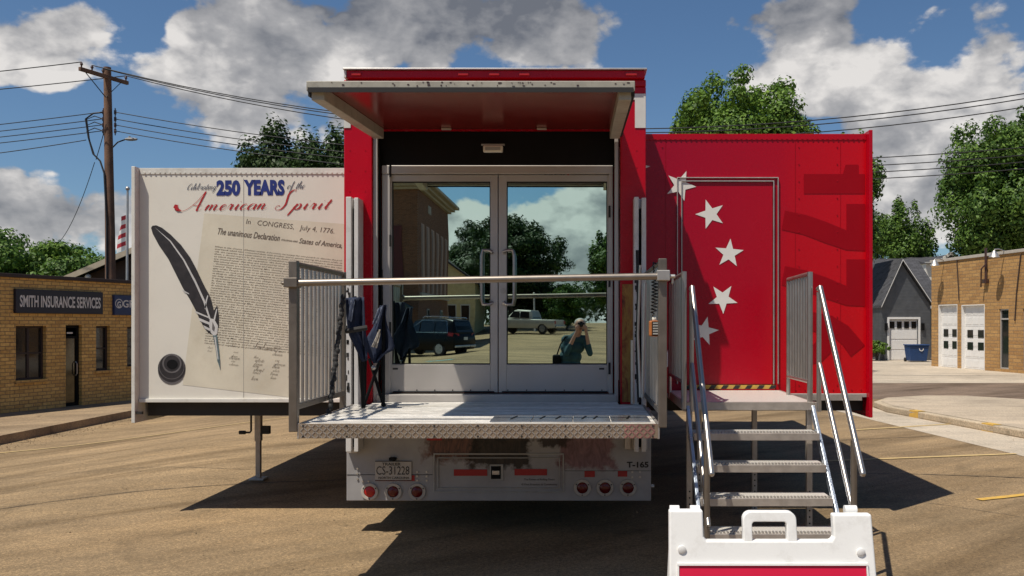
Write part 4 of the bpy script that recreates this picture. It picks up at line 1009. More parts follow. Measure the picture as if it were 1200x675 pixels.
for i, tk in ((0, .009), (5.0, .010)):
    x0, x1, z1, z0 = X(dx0 + i, YS), X(dx1 - i, YS), Z(dy0 + i * .8, YS), Z(dy1, YS)
    b.box(x0, x1, YS - .022, YS - .001, z1 - tk, z1); b.box(x0, x0 + tk, YS - .022, YS - .001, z0, z1 - tk - .0005); b.box(x1 - tk, x1, YS - .022, YS - .001, z0, z1 - tk - .0005)
dr = b.build('side_door', M['alu'], sR, .003)
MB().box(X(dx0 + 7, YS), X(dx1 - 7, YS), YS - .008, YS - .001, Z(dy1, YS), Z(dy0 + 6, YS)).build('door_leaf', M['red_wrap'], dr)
for i, (cx_, cy_, r_, ro) in enumerate(((797.5, 217.5, 18.5, 22), (832.5, 251, 18.0, -6 - 12), (854.5, 297, 17.5, 5), (847, 350, 18.0, 34), (825, 388, 17.5, 14), (785, 421, 17.5, 0), (747, 196, 15, 14))):
    star(cx_, cy_, r_, ro, (YS - .0115) if i not in (5, 6) else YS - .004, sR, M['star_white'])
b = MB(); n = 15; x0, x1 = X(802, YS), X(907, YS); z0, z1 = Z(455.5, YS), Z(451, YS)
b.box(x0, x1, YS - .030, YS - .022, z0, z1); st = b.build('hazard_strip', M['yellow_mark'], sR)
b = MB(); wk = (x1 - x0) / n
for i in range(0, n, 2): xk = x0 + i * wk; b.poly([(xk, YS - .032, z0 + .001), (xk + wk * .9, YS - .032, z0 + .001), (xk + wk * 1.35, YS - .032, z1 - .001), (xk + wk * .45, YS - .032, z1 - .001)])
split(b, 'hazard_stripe', M['black_ink'], sR)
MB().box(X(921, YS), X(1009, YS), YS - .03, YS - .021, Z(469, YS), Z(462, YS)).build('skirt_plate', M['galv'], sR)
# stabiliser jack under the white slide
jx, jy = X(303, 10.2), 10.2
b = MB(); b.box(jx - .035, jx + .035, jy - .035, jy + .035, .45, 1.0); b.box(jx - .027, jx + .027, jy - .027, jy + .027, .03, .46); jk = b.build('stabiliser_jack', M['galv'], TR, .004)
b = MB(); b.box(jx - .085, jx + .085, jy - .08, jy + .08, zg(jx, jy) + .006, .032); b.build('foot_plate', M['alu'], jk, .006)
b = MB(); b.box(jx + .036, jx + .13, jy - .03, jy + .03, .53, .62); b.tube([(jx - .036, jy, .76), (jx - .08, jy, .76), (jx - .085, jy, .74), (jx - .085, jy, .56), (jx - .10, jy, .545), (jx - .21, jy, .545)], .011, 8); b.tube([(jx - .15, jy, .545), (jx - .22, jy, .545)], .022, 8)
b.build('crank', M['dark_steel'], jk, smooth=False)

# ------------------------------------------------------------------ entry stairs
YL = 6.97; SZ = 1.17
ST = thing('entry_stairs', 'portable steel steps with handrails leading up to the red side door', 'stairs', (1.32, YL, 0))
sx0, sx1 = .82, 1.82
b = MB(); b.box(sx0, sx1, YL + .02, YS - .06, SZ - .035, SZ); ld = b.build('landing', M['grate'], ST)
b = MB(); b.box(sx0, sx1, YL - .012, YL + .019, SZ - .06, SZ + .004); b.box(sx0 - .02, sx0 - .0005, YL - .01, YS - .06, SZ - .07, SZ + .002); b.box(sx1 + .0005, sx1 + .02, YL - .01, YS - .06, SZ - .07, SZ + .002); b.build('landing_rim', M['galv'], ld, .003)
st_y = [6.71, 6.53, 6.35, 6.17, 5.99]
for i, y in enumerate(st_y):
    z = SZ - .21 * (i + 1)
    b = MB(); b.box(sx0 + .03, sx1 - .03, y + .012, y + .25, z - .03, z); t = b.build('tread', M['grate'], ST)
    b = MB(); b.box(sx0 + .03, sx1 - .03, y - .010, y + .0115, z - .052, z + .003)
    b.build('nosing', M['galv'], t, .003)
    b = MB()
    for k in range(38): xk = sx0 + .045 + k * .0243; b.box(xk, xk + .013, y + .013, y + .05, z + .0005, z + .012)
    b.build('serration', M['alu'], t)
for sx in (sx0 - .002, sx1 + .002):
    b = MB(); pts = [(6.98, SZ - .10), (6.98, SZ + .0), (5.90, SZ - 1.12), (5.90, SZ - 1.20)]
    sgn = -1 if sx < 1 else 1
    b.prism([(sx - .026 * sgn, y, z) for y, z in pts], (.024 * sgn, 0, 0)); b.build('stringer', M['bright'] if sgn > 0 else M['bright'], ST, .003)
for lx, ly, zz in ((sx0 + .03, YL + .05, SZ), (sx1 - .03, YL + .05, SZ), (sx0 + .25, 8.1, SZ), (sx1 - .25, 8.1, SZ)):
    b = MB(); b.box(lx - .022, lx + .022, ly - .022, ly + .022, .012, zz - .062); lg = b.build('leg', M['galv'], ST, .003)
    b = MB(); b.box(lx - .06, lx + .06, ly - .06, ly + .06, 0, .0115); b.build('foot', M['galv'], lg)
    b = MB()
    for k in range(8): b.cyl((lx, ly - .0235, .12 + k * .05), (lx, ly - .0215, .12 + k * .05), .007, 8)
    split(b, 'pin_hole', M['black'], lg)
# foot of the flight
for fx in (sx0 + .0, sx1 - .0):
    b = MB(); b.box(fx - .02, fx + .02, 5.93, 5.97, 0, .20); b.build('leg', M['galv'], ST, .003)
def rail(xa, xb_):
    b = MB(); top = (xa, YL - .03, 2.07); low = (xb_, 5.98, .78)
    b.tube([(xa, YL + .01, 2.055), top, low], .021, 12); b.ell(low, .022, .022, .022, 10, 8)
    h = b.build('handrail', M['steel'], ST, smooth=True)
    b = MB(); b.tube([(xa, YL - .02, 1.47), (xa, YL - .05, 1.44), (xb_, 6.12, .40)], .018, 10); b.build('mid_rail', M['steel'], h, smooth=True)
    b = MB(); b.tube([(xa, YL, 2.03), (xa, YL, 1.10)], .019, 10); b.build('post', M['steel'], h, smooth=True)
    b = MB(); b.tube([(xb_ - .005, 6.16, .98), (xb_ - .005, 6.16, .20)], .022, 10); b.build('post', M['steel_bronze'], h, smooth=True)
rail(1.855, 1.885); rail(.862, .872)
def landing_gate(x, ya, yb):
    b = MB(); b.tube([(x, ya, SZ - .05), (x, ya, 2.19)], .022, 10); b.tube([(x, yb, SZ - .05), (x, yb, 2.17)], .017, 10); b.tube([(x, ya, 2.175), (x, yb, 2.165)], .018, 10); b.tube([(x, ya, 1.33), (x, yb, 1.33)], .016, 10)
    g = b.build('guard_panel', M['steel'], ST, smooth=True)
    b = MB(); n = 7
    for i in range(n):
        y = ya + (yb - ya) * (i + 1) / (n + 1); b.tube([(x, y, 1.34), (x, y, 2.16)], .0125, 8)
    b.build('balusters', M['steel'], g, smooth=True)
landing_gate(1.79, YL + .02, 7.72); landing_gate(.80, YL - .02, 8.05)

# ------------------------------------------------------------------ sandwich board in the foreground
YB = 2.84
SB = thing('sandwich_board', 'white plastic folding sidewalk sign with handle and crimson insert', 'sign', (X(900, YB), YB, 0))
def sp_(px, py): return X(px, YB), Z(py, YB)
lean = .26   # bottom of the front leaf stands this much nearer
ztop = Z(594, YB)
def leaf(front):
    g = -1 if front else 1
    dz = 0 if front else .012
    def yy(z): return YB + (0 if front else .045) + g * lean * (ztop - z) / ztop
    def Q(x, z, t=0.0): return (x, yy(z) + g * t, z)
    def plate(b, pts, t0, t1):
        n = len(pts); P0 = [Q(x, z - dz, t0) for x, z in pts]; P1 = [Q(x, z - dz, t1) for x, z in pts]
        b.add(P0 + P1, [tuple(reversed(range(n))), tuple(range(n, 2 * n))] + [(i, (i + 1) % n, n + (i + 1) % n, n + i) for i in range(n)])
    ins_ = 0 if front else .012
    xL, xR = X(783, YB) + ins_, X(1017, YB) - ins_; zn = Z(629, YB)
    out = [(xL - .022, dz), (xR + .022, dz), (xR, ztop - .016), (X(972, YB), ztop - .016), (X(972, YB), zn + .012), (X(969, YB), zn), (X(825, YB), zn), (X(822, YB), zn + .012), (X(822, YB), ztop - .004), (xL, ztop - .004)]
    if not front: out = [(xL - .022, dz), (xR + .022, dz), (xR, zn - .03), (xL, zn - .03)]
    b = MB(); plate(b, out, 0, .034); p = b.build('board_leaf', M['white_plastic'], SB, .006, seg=3)
    # carrying handle: a rounded arch with a hole
    o0, o1, zt_ = X(868, YB), X(930, YB), Z(597, YB); i0, i1, zi = X(878.5, YB), X(918.5, YB), Z(608.5, YB)
    def arc(x0, x1, z1, r, z0):
        P_ = [(x0, z0)] + [(x0 + r - r * math.cos(a), z1 - r + r * math.sin(a)) for a in np.linspace(0, math.pi / 2, 7)] + [(x1 - r + r * math.sin(a), z1 - r + r * math.cos(a)) for a in np.linspace(0, math.pi / 2, 7)] + [(x1, z0)]
        return P_
    A_, B_ = arc(o0, o1, zt_, .026, zn - .004), arc(i0, i1, zi, .010, zn - .004)
    b = MB(); n = len(A_)
    for t_ in (.002, .032):
        b.v += [Q(x, z - dz, t_) for x, z in A_] + [Q(x, z - dz, t_) for x, z in B_]
    for i in range(n - 1):
        b.f += [(i, i + 1, n + i + 1, n + i), (2 * n + i, 3 * n + i, 3 * n + i + 1, 2 * n + i + 1), (i, 2 * n + i, 2 * n + i + 1, i + 1), (n + i, n + i + 1, 3 * n + i + 1, 3 * n + i)]
    if front: b.build('carry_handle', M['white_plastic'], p, .004, seg=3)
    if front:
        for px in ((785, 796), (809, 820), (990, 1004)):
            b = MB(); b.cyl((X(px[0], YB), YB + .006, ztop - .010), (X(px[1], YB), YB + .006, ztop - .010), .014, 14); b.build('hinge_tab', M['white_plastic'], p, smooth=True)
    zr = Z(655.5, YB); r0, r1 = X(793, YB), X(1006, YB)
    b = MB(); plate(b, [(r0 - .008, .17), (r1 + .008, .17), (r1, zr), (r0, zr)], .0345, .037); b.build('sign_insert', M['red_vinyl'], p)
    b = MB(); plate(b, [(r0 - .006, zr + .001), (r1 + .006, zr + .001), (r1 + .006, zr + .008), (r0 - .006, zr + .008)], .0345, .042); plate(b, [(r0 - .014, .17), (r0 - .009, .17), (r0 - .001, zr), (r0 - .006, zr)], .0345, .041); plate(b, [(r1 + .009, .17), (r1 + .014, .17), (r1 + .006, zr), (r1 + .001, zr)], .0345, .041); plate(b, [(r0 - .014, .155), (r1 + .014, .155), (r1 + .014, .169), (r0 - .014, .169)], .0345, .042)
    b.build('insert_frame', M['white_plastic'], p)
    if front:
        b = MB()
        for px, py in ((796.5, 638), (1001.5, 641)):
            x_, z_ = sp_(px, py); b.tube([(x_, yy(z_) - .034, z_), (x_, yy(z_) - .040, z_), (x_, yy(z_) - .042, z_)], [.013, .013, .009], 16)
        split(b, 'peg', M['white_plastic'], p, smooth=True)
        pts = []; sx_, sz_ = X(897, YB), Z(667.5, YB) - .075
        for k in range(10):
            a = math.pi * k / 5; rr = .075 if k % 2 == 0 else .03; z_ = sz_ + rr * math.cos(a); pts.append((sx_ + rr * math.sin(a), yy(z_) - .039, z_))
        MB().poly(pts).build('star', M['star_white'], p)
leaf(True); leaf(False)

# ------------------------------------------------------------------ folded camp chairs on the platform
def cloth(pts_l, pts_r, y, amp, n=14, m_=10, ph=0.0):
    """draped sheet between two side outlines (x,z)"""
    L_ = catmull(pts_l, 4); R_ = catmull(pts_r, 4); idx = np.linspace(0, 1, n)
    def at(c, t): k = t * (len(c) - 1); i = min(int(k), len(c) - 2); return c[i] + (c[i + 1] - c[i]) * (k - i)
    b = MB()
    for t in idx:
        a, c = at(L_, t), at(R_, t)
        for j in range(m_ + 1):
            s_ = j / m_; p = a + (c - a) * s_
            b.v.append((p[0], y + amp * math.sin(s_ * 9 + ph + t * 3) + amp * .6 * math.sin(s_ * 17 + t * 5), p[1]))
    for i in range(n - 1):
        for j in range(m_):
            a = i * (m_ + 1) + j; b.f.append((a, a + 1, a + m_ + 2, a + m_ + 1))
    return b
def px_at(Y): return (lambda px, py: (X(px, Y), Z(py, Y)))
q = px_at(6.95)
CA = thing('folded_chair', 'navy folded camp chair with a long black leg leaning against the gate', 'camp chair', (-1.75, 6.95, PL), group='folded camp chairs on the platform')
cl = cloth([q(405, 349), q(405, 365), q(408, 390), q(417, 408), q(425, 424)], [q(427, 348), q(428, 366), q(429, 388), q(431, 405), q(431, 422)], 6.95, .018)
co = cl.build('seat_cloth', M['navy_cloth'], CA, smooth=True); sdm = co.modifiers.new('thick', 'SOLIDIFY'); sdm.thickness = .006
cl = cloth([q(412, 350), q(411, 360), q(410, 375)], [q(418, 350), q(416, 362), q(413, 377)], 6.915, .012, ph=1); co = cl.build('pocket_cloth', M['grey_cloth'], CA, smooth=True)  # pale grey patch laid over the navy cloth
b = MB(); b.tube([(-1.845, 6.93, 2.0), (-1.855, 6.84, 1.72), (-1.868, 6.74, 1.4), (-1.875, 6.66, PL + .012)], .014, 8)
for k in range(26):
    t = k / 25; b.ell((-1.845 - .03 * t + .006 * math.sin(k * 2.2), 6.925 - .265 * t, 1.99 - .86 * t), .020, .020, .026, 8, 6)
b.build('leg', M['rubber'], CA, smooth=True)
b = MB(); b.tube([(X(424, 6.97), 6.97, 1.62), (X(425, 6.97), 6.99, PL + .012)], .017, 8); b.build('leg', M['black'], CA, smooth=True)
b = MB(); b.tube([(X(415, 7.0), 7.02, 2.0), (X(423, 7.0), 7.08, PL + .012)], .014, 8); b.build('leg', M['black'], CA, smooth=True)
b = MB(); b.tube([(X(406, 6.92), 6.92, Z(388, 6.92)), (X(418, 6.90), 6.89, Z(386, 6.9)), (X(430, 6.92), 6.92, Z(384, 6.92))], .02, 8); b.build('strap', M['rubber'], CA, smooth=True)
q = px_at(7.2)
CB = thing('folded_chair', 'navy folded camp chair standing on crossed black legs beside the door', 'camp chair', (-1.62, 7.2, PL), group='folded camp chairs on the platform')
cl = cloth([q(446, 358), q(440, 376), q(432, 390), q(427, 400), q(432, 416), q(438, 426)], [q(453, 357), q(452, 372), q(455, 383), q(463, 407), q(452, 415), q(442, 425)], 7.2, .022, 18, 12)
co = cl.build('seat_cloth', M['navy_cloth'], CB, smooth=True); sdm = co.modifiers.new('thick', 'SOLIDIFY'); sdm.thickness = .006
cl = cloth([q(444, 362), q(440, 374), q(438, 380)], [q(450, 358), q(446, 372), q(443, 379)], 7.155, .01, ph=2); cl.build('lining_cloth', M['grey_cloth'], CB, smooth=True)  # this strip and the next are pale patches on the navy seat
cl = cloth([q(445, 386), q(441, 396), q(437, 406)], [q(448, 386), q(446, 398), q(443, 408)], 7.155, .008, ph=.5); cl.build('lining_cloth', M['stone'], CB, smooth=True)
for a_, c_ in (((449, 370), (450, 476)), ((444, 424), (427, 476)), ((432, 420), (448, 477)), ((428, 400), (425.5, 473))):
    b = MB(); b.tube([(*[q(*a_)[0]], 7.22, q(*a_)[1]), (q(*c_)[0], 7.18 if a_[0] > 440 else 7.24, PL + .012)], .013, 8); b.ell((q(*c_)[0], 7.18 if a_[0] > 440 else 7.24, PL + .02), .02, .02, .016, 8, 6); b.build('leg', M['black'], CB, smooth=True)
b = MB(); b.ell((q(438, 431)[0], 7.2, q(438, 431)[1]), .02, .02, .02, 10, 8); b.build('leg_joint', M['alu'], CB, smooth=True)
# lift pendant hung on the gate
PC = thing('lift_remote', 'orange and black hand control hanging by a coiled cord from the gate', 'remote control', (.50, 6.2, 1.75))
b = MB(); xk, zk, yk = X(766, 6.2), Z(385, 6.2), 6.2; b.box(xk - .032, xk + .034, yk - .03, yk + .03, zk - .055, zk + .055); pc = b.build('housing', M['orange'], PC, .01)
b = MB(); b.box(xk - .014, xk + .036, yk - .036, yk - .0305, zk - .05, zk + .05); bp = b.build('button_panel', M['black'], PC, .004)
b = MB()
for k in range(5): b.box(xk - .008, xk + .030, yk - .041, yk - .0365, zk - .042 + k * .018, zk - .031 + k * .018)
b.build('buttons', M['grey_trim'], PC, .002)
b = MB(); b.ell((xk + .004, yk, zk + .066), .016, .016, .02, 10, 8); b.build('cord_gland', M['lamp_white'], PC, smooth=True)
b = MB(); pts = []
for k in range(90):
    t = k / 89; pts.append((xk - .004 + .012 * math.sin(t * 3) + .020 * math.cos(k * 1.1) * (1 if .08 < t < .8 else .2), yk + .02 * math.sin(k * 1.1), zk + .08 + t * .36))
pts += [(xk + .0, yk + .02, zk + .46), (xk + .02, yk + .03, zk + .45)]
b.tube(pts, .005, 6); b.build('cord', M['rubber'], PC, smooth=True)

# ------------------------------------------------------------------ trees
def leaf_cloud(clumps, n, size, rng, up=.25):
    """clumps: array of (x,y,z,rx,ry,rz); returns verts, faces of bent leaf quads through the clump volumes"""
    C_ = np.array(clumps, float); vol = (C_[:, 3] * C_[:, 4] * C_[:, 5]) ** .75; idx = rng.choice(len(C_), n, p=vol / vol.sum())
    d = rng.normal(size=(n, 3)); d /= np.linalg.norm(d, axis=1)[:, None]
    r = rng.random(n) ** .30 * (1 + rng.normal(0, .10, n))
    c = C_[idx, :3] + d * C_[idx, 3:] * r[:, None]
    nrm = d * 1.5 + rng.normal(size=(n, 3)) * .6 + np.array([0, 0, up]); nrm /= np.linalg.norm(nrm, axis=1)[:, None]
    t = np.cross(nrm, rng.normal(size=(n, 3))); t /= np.linalg.norm(t, axis=1)[:, None]; b_ = np.cross(nrm, t)
    s = size * rng.uniform(.6, 1.35, n)[:, None]
    v = np.empty((n, 4, 3)); v[:, 0] = c - t * s; v[:, 1] = c - b_ * s * .55 + nrm * s * .15; v[:, 2] = c + t * s; v[:, 3] = c + b_ * s * .55 + nrm * s * .15
    return v.reshape(-1, 3)
def mesh_quads(name, v, mat, parent):
    n = len(v) // 4; me = bpy.data.meshes.new(name); me.vertices.add(len(v)); me.vertices.foreach_set('co', (v - np.array(ORIGIN[parent.name])).astype(np.float32).ravel())
    me.loops.add(4 * n); me.loops.foreach_set('vertex_index', np.arange(4 * n, dtype=np.int32)); me.polygons.add(n)
    me.polygons.foreach_set('loop_start', np.arange(0, 4 * n, 4, dtype=np.int32)); me.update(calc_edges=True); me.validate()
    return link(name, me, mat, parent)
def tree(label, x, y, h, w, crown_lo, mat, seed, n=16000, leaf=.13,  depth=None, group=None, name='tree', nc=26, spiky=0.0, cat='tree'):
    rng = np.random.default_rng(seed); z0 = zg(x, y); t = thing(name, label, cat, (x, y, z0), group=group); depth = depth or w
    ch = h - crown_lo; clumps = []
    cen = np.array([x, y, z0 + crown_lo + ch * .5])
    for i in range(int(nc * 1.9)):
        d = rng.normal(size=3); d /= np.linalg.norm(d); rr = .84 * rng.random() ** .30
        p = cen + d * np.array([w / 2, depth / 2, ch / 2]) * rr
        taper = 1 - .25 * max(0, (p[2] - cen[2]) / (ch / 2))
        p[0] = x + (p[0] - x) * taper
        k = rng.uniform(.10, .20); clumps.append((*p, w * k * 1.05, depth * k, ch * k * .72))
    # a few sprigs breaking the outline
    for i in range(nc):
        d = rng.normal(size=3); d[2] = abs(d[2]) * (.8 + spiky); d /= np.linalg.norm(d)
        p = cen + d * np.array([w / 2, depth / 2, ch / 2]) * rng.uniform(.86, 1.02); k = rng.uniform(.045, .09); clumps.append((*p, w * k, depth * k, ch * k * (1 + spiky * 1.5)))
    v = leaf_cloud(clumps, int(n * 1.7), leaf * .78, rng); v[:, 2] = np.maximum(v[:, 2], z0 + .05)
    mesh_quads('crown', v, mat, t)
    b = MB(); r0 = max(.06, h * .022); top = z0 + crown_lo + ch * .55
    b.tube([(x, y, z0 - .1), (x + .05, y, z0 + h * .2), (x - .05, y + .05, z0 + h * .42), (x, y, top)], [r0 * 1.35, r0, r0 * .75, r0 * .25], 10)
    for c in clumps[:min(12, nc)]:
        zb_ = z0 + crown_lo * .8 + ch * rng.uniform(.0, .35); p = Vector(c[:3]); s_ = Vector((x, y, min(zb_, p.z - .1)))
        mid = s_.lerp(p, .5) + Vector((0, 0, -.08 * ch)); b.tube([s_, mid, p], [r0 * .42, r0 * .28, r0 * .1], 6)
    b.build('trunk', M['bark'], t, smooth=True)
    return t
G1 = 'trees behind the insurance office'
tree('round bright green tree behind the flat roof, first from the picture edge', X(5, 46), 46, 6.9, 7.0, 1.8, M['leaf_mid'], 1, 16000, .14, group=G1)
tree('bright green tree behind the flat roof, between its neighbours', X(62, 48), 48, 6.75, 6.5, 1.5, M['leaf_bright'], 2, 16000, .14, group=G1)
tree('lower green tree behind the flat roof, nearest the utility pole', X(112, 45), 45, 5.9, 5.6, 1.5, M['leaf_mid'], 3, 14000, .14, group=G1)
tree('dark upright-leaved tree rising behind the white slide-out', X(335, 35), 35, 9.1, 5.4, 3.0, M['leaf_dark'], 4, 22000, .12, spiky=1.2)
tree('dark tree half hidden between the white slide-out and the canopy', X(392, 35.5), 35.5, 9.2, 4.6, 3.0, M['leaf_dark'], 14, 18000, .12, spiky=1.0)
tree('tall bright green maple rising behind the red slide-out', X(868, 32), 32, 10.75, 5.1, 4.6, M['leaf_bright'], 5, 52000, .095, nc=46)
tree('slim tree mostly hidden behind the end of the red slide-out', X(1003, 45), 45, 11.6, 2.7, 4.5, M['leaf_mid'], 6, 9000, .13)
tree('mid-sized green tree behind the grey house', X(1056, 66), 66, 10.6, 5.3, 2.0, M['leaf_mid'], 7, 18000, .15, spiky=.4)
tree('large broad tree towering over the golden brick garage', X(1178, 58), 58, 15.6, 8.6, 4.0, M['leaf_mid'], 8, 46000, .16, nc=44)
# seen in the mirrored doors
GM = 2 * YD
def MX(px, D): return (px - CX) * D / F
def my(D): return GM - D
G2 = 'trees across the street, seen in the mirrored doors'
tree('broad dark tree filling the middle of the mirrored doors', MX(598, 84), my(84), 10.2, 11.0, 1.6, M['leaf_dark'], 21, 26000, .2, group=G2, spiky=.3, nc=36)
tree('dark tree beside the cream house, seen in the mirror', MX(556, 92), my(92), 11.0, 7.5, 1.6, M['leaf_dark'], 22, 16000, .2, group=G2)
tree('green tree at the far edge of the mirrored street', MX(722, 80), my(80), 9.0, 5.0, 1.4, M['leaf_mid'], 23, 12000, .18, group=G2)
tree('low round bush beyond the pickup in the mirror', MX(664, 78), my(78), 4.0, 4.0, .3, M['leaf_mid'], 24, 9000, .14, name='bush', cat='bush', nc=18)
tree('dark bush behind the silver pickup in the mirror', MX(628, 88), my(88), 4.6, 6.5, .3, M['leaf_dark'], 25, 9000, .16, name='bush', cat='bush', nc=18)
rng = np.random.default_rng(77); cl_ = []
for i in range(120):
    a = -60 + i * 1.0 + rng.normal(0, .5); yv = -112 + rng.normal(0, 4); cl_.append((a, yv, 2.0 + rng.uniform(1.0, 4.5), 3.2, 3.0, 2.6))
tl_ = bpy.data.objects.new('treeline', bpy.data.meshes.new('treeline')); 
bpy.data.objects.remove(tl_)
class _W: pass
w0 = _W(); w0.name = '_world'; ORIGIN['_world'] = Vector((0, 0, 0))
v = leaf_cloud(cl_, 26000, .34, rng); n = len(v) // 4; me = bpy.data.meshes.new('treeline'); me.from_pydata(v.tolist(), [], [(4 * i, 4 * i + 1, 4 * i + 2, 4 * i + 3) for i in range(n)])
tlo = link('treeline', me, M['leaf_dark'])
cl_ = [(-110 + i * 1.9 + rng.normal(0, .8), 118 + rng.normal(0, 6), 2.0 + rng.uniform(.5, 3.5), 3.6, 3.4, 2.8) for i in range(120)]
v = leaf_cloud(cl_, 26000, .36, rng); n = len(v) // 4; me = bpy.data.meshes.new('treeline'); me.from_pydata(v.tolist(), [], [(4 * i, 4 * i + 1, 4 * i + 2, 4 * i + 3) for i in range(n)])
tag(link('treeline', me, M['leaf_mid']), 'low belt of trees on the horizon behind the houses', kind='stuff'); tag(tlo, 'dark belt of trees beyond the mirrored street', kind='stuff')

# ------------------------------------------------------------------ insurance office
A0 = Vector((-13.2, 20.3, 0)); B0 = Vector((-12.0, 23.9, 0)); uo = (B0 - A0).normalized(); no = Vector((uo.y, -uo.x, 0))
IB = thing('insurance_office', 'low tan brick office with flat roof and SMITH INSURANCE SERVICES sign', 'building', (A0.x, A0.y, 0), math.atan2(uo.y, uo.x) - math.pi / 2)
# local frame: +y along the street front, +x out of the wall
def iu(px):
    k = (px - CX) / F; return (k * A0.y - A0.x) / (uo.x - k * uo.y)
def iz(px, py):
    u = iu(px); y = A0.y + uo.y * u; return Z(py, y)
zb0, zt0 = -.36, 2.86
holes = [(iu(18.5), iu(54), iz(36, 445), iz(36, 382), 'w'), (iu(77), iu(96), -.30, iz(86, 381), 'd'), (iu(112.5), iu(129), iz(120, 434), iz(120, 382), 'w'), (iu(149), iu(168), iz(158, 429), iz(158, 383), 'w'), (iu(190), iu(240), .7, 1.72, 'w'), (iu(-60), iu(-25), .4, 1.75, 'w')]
holes.sort()
b = MB(); y = -9.0; yend = 12.0; tk = .22
for h0, h1, z0, z1, k in holes:
    b.box(-tk, 0, y, h0, zb0, zt0)
    if z0 > zb0 + .08: b.box(-tk, 0, h0, h1, zb0, z0)
    b.box(-tk, 0, h0, h1, z1, zt0); y = h1
b.box(-tk, 0, y, yend, zb0, zt0)
b.box(-10, -tk - .001, -9.0, -8.8, zb0, zt0); b.box(-10, -tk - .001, 11.8, 12, zb0, zt0); b.box(-10.2, -10.001, -9, 12, zb0, zt0)
b.build('wall', M['brick_tan'], IB, local=True)
b = MB(); b.box(-10.25, .06, -9.05, 12.05, zt0 + .001, zt0 + .09); b.build('parapet_cap', M['fascia'], IB, .01, local=True)
b = MB(); b.box(-10.0, -tk - .002, -8.8, 11.8, 2.5, 2.6); b.build('roof', M['roof_grey'], IB, local=True)
b = MB(); b.box(-tk - .9, -tk - .85, -8.5, 11.5, zb0, 2.49); b.build('dark_interior', M['black'], IB, local=True)
for h0, h1, z0, z1, k in holes:
    if k == 'w':
        b = MB(); f = .05
        for (a, c, d, e) in ((h0, h1, z1 - f, z1), (h0, h1, z0, z0 + f), (h0, h0 + f, z0 + f, z1 - f), (h1 - f, h1, z0 + f, z1 - f)): b.box(-.16, -.10, a, c, d, e)
        if h1 - h0 > .6: b.box(-.158, -.102, (h0 + h1) / 2 - .03, (h0 + h1) / 2 + .03, z0 + f, z1 - f)
        b.box(-.157, -.103, h0 + f, h1 - f, z0 + (z1 - z0) * .48, z0 + (z1 - z0) * .48 + .035)
        w_ = b.build('window', M['fascia'], IB, local=True)
        MB().box(-.135, -.125, h0 + f, h1 - f, z0 + f, z1 - f).build('pane', M['glass_dark'], w_, local=True)
        MB().box(-.10, .05, h0 - .03, h1 + .03, z0 - .07, z0 - .001).build('sill', M['brick_tan'], w_, .005, local=True)
        MB().box(-.0, .004, h0 - .03, h1 + .03, z1 + .001, z1 + .10).build('lintel', M['brick_tan'], w_, local=True)
    else:
        b = MB(); f = .07
        for (a, c, d, e) in ((h0, h1, z1 - f, z1), (h0, h1, z0, z0 + .12), (h0, h0 + f, z0 + .12, z1 - f), (h1 - f, h1, z0 + .12, z1 - f), (h0 + f, h1 - f, z1 - .32, z1 - .27)): b.box(-.16, -.10, a, c, d, e)
        d_ = b.build('door', M['black'], IB, local=True)
        gm = pm('reflecting_door_glass', (.10, .095, .08), .08, .9, .4, 1.5)
        MB().box(-.135, -.125, h0 + f, h1 - f, z0 + .12, z1 - .33).build('pane', gm, d_, local=True)
        b = MB(); b.box(-.124, -.122, h0 + .14, h1 - .16, z1 - .215, z1 - .175); b.build('transom_sticker', M['letter'], d_, local=True)
        b = MB(); b.tube([(-.10, h1 - .1, z0 + .8), (-.05, h1 - .1, z0 + .85), (-.05, h1 - .1, z0 + 1.1), (-.10, h1 - .1, z0 + 1.15)], .012, 8); b.build('handle', M['alu'], d_, local=True)
s0, s1 = iu(15.5), iu(118); za, zc = 2.04, 2.60
b = MB(); b.box(.001, .08, s0, s1, za, zc); sg = b.build('sign', M['sign_navy'], IB, .008, local=True)
b = MB(); add_text(b, 'SMITH INSURANCE SERVICES', (.084, s0 + .10, za + .14), (0, 1, 0), (0, 0, 1), w=(s1 - s0) - .18, h=.28, offset=.025); b.build('lettering', M['letter'], sg, local=True)
s0, s1 = iu(131.5), iu(131.5) + 1.75; za, zc = 2.02, 2.54
b = MB(); b.box(.001, .08, s0, s1, za, zc); sg = b.build('sign', M['sign_blue'], IB, .008, local=True)
b = MB(); add_text(b, 'GRINNELL', (.084, s0 + .26, za + .20), (0, 1, 0), (0, 0, 1), w=1.35, h=.20, offset=.02); add_text(b, 'MUTUAL', (.084, s0 + .8, za + .06), (0, 1, 0), (0, 0, 1), w=.75, h=.09, offset=.015)
add_text(b, 'G', (.084, s0 + .08, za + .19), (0, 1, 0), (0, 0, 1), w=.12, h=.17, offset=.03); b.ring((.083, s0 + .14, za + .30), (1, 0, 0), .105, .125, .002, 20)
b.build('lettering', M['letter'], sg, local=True)
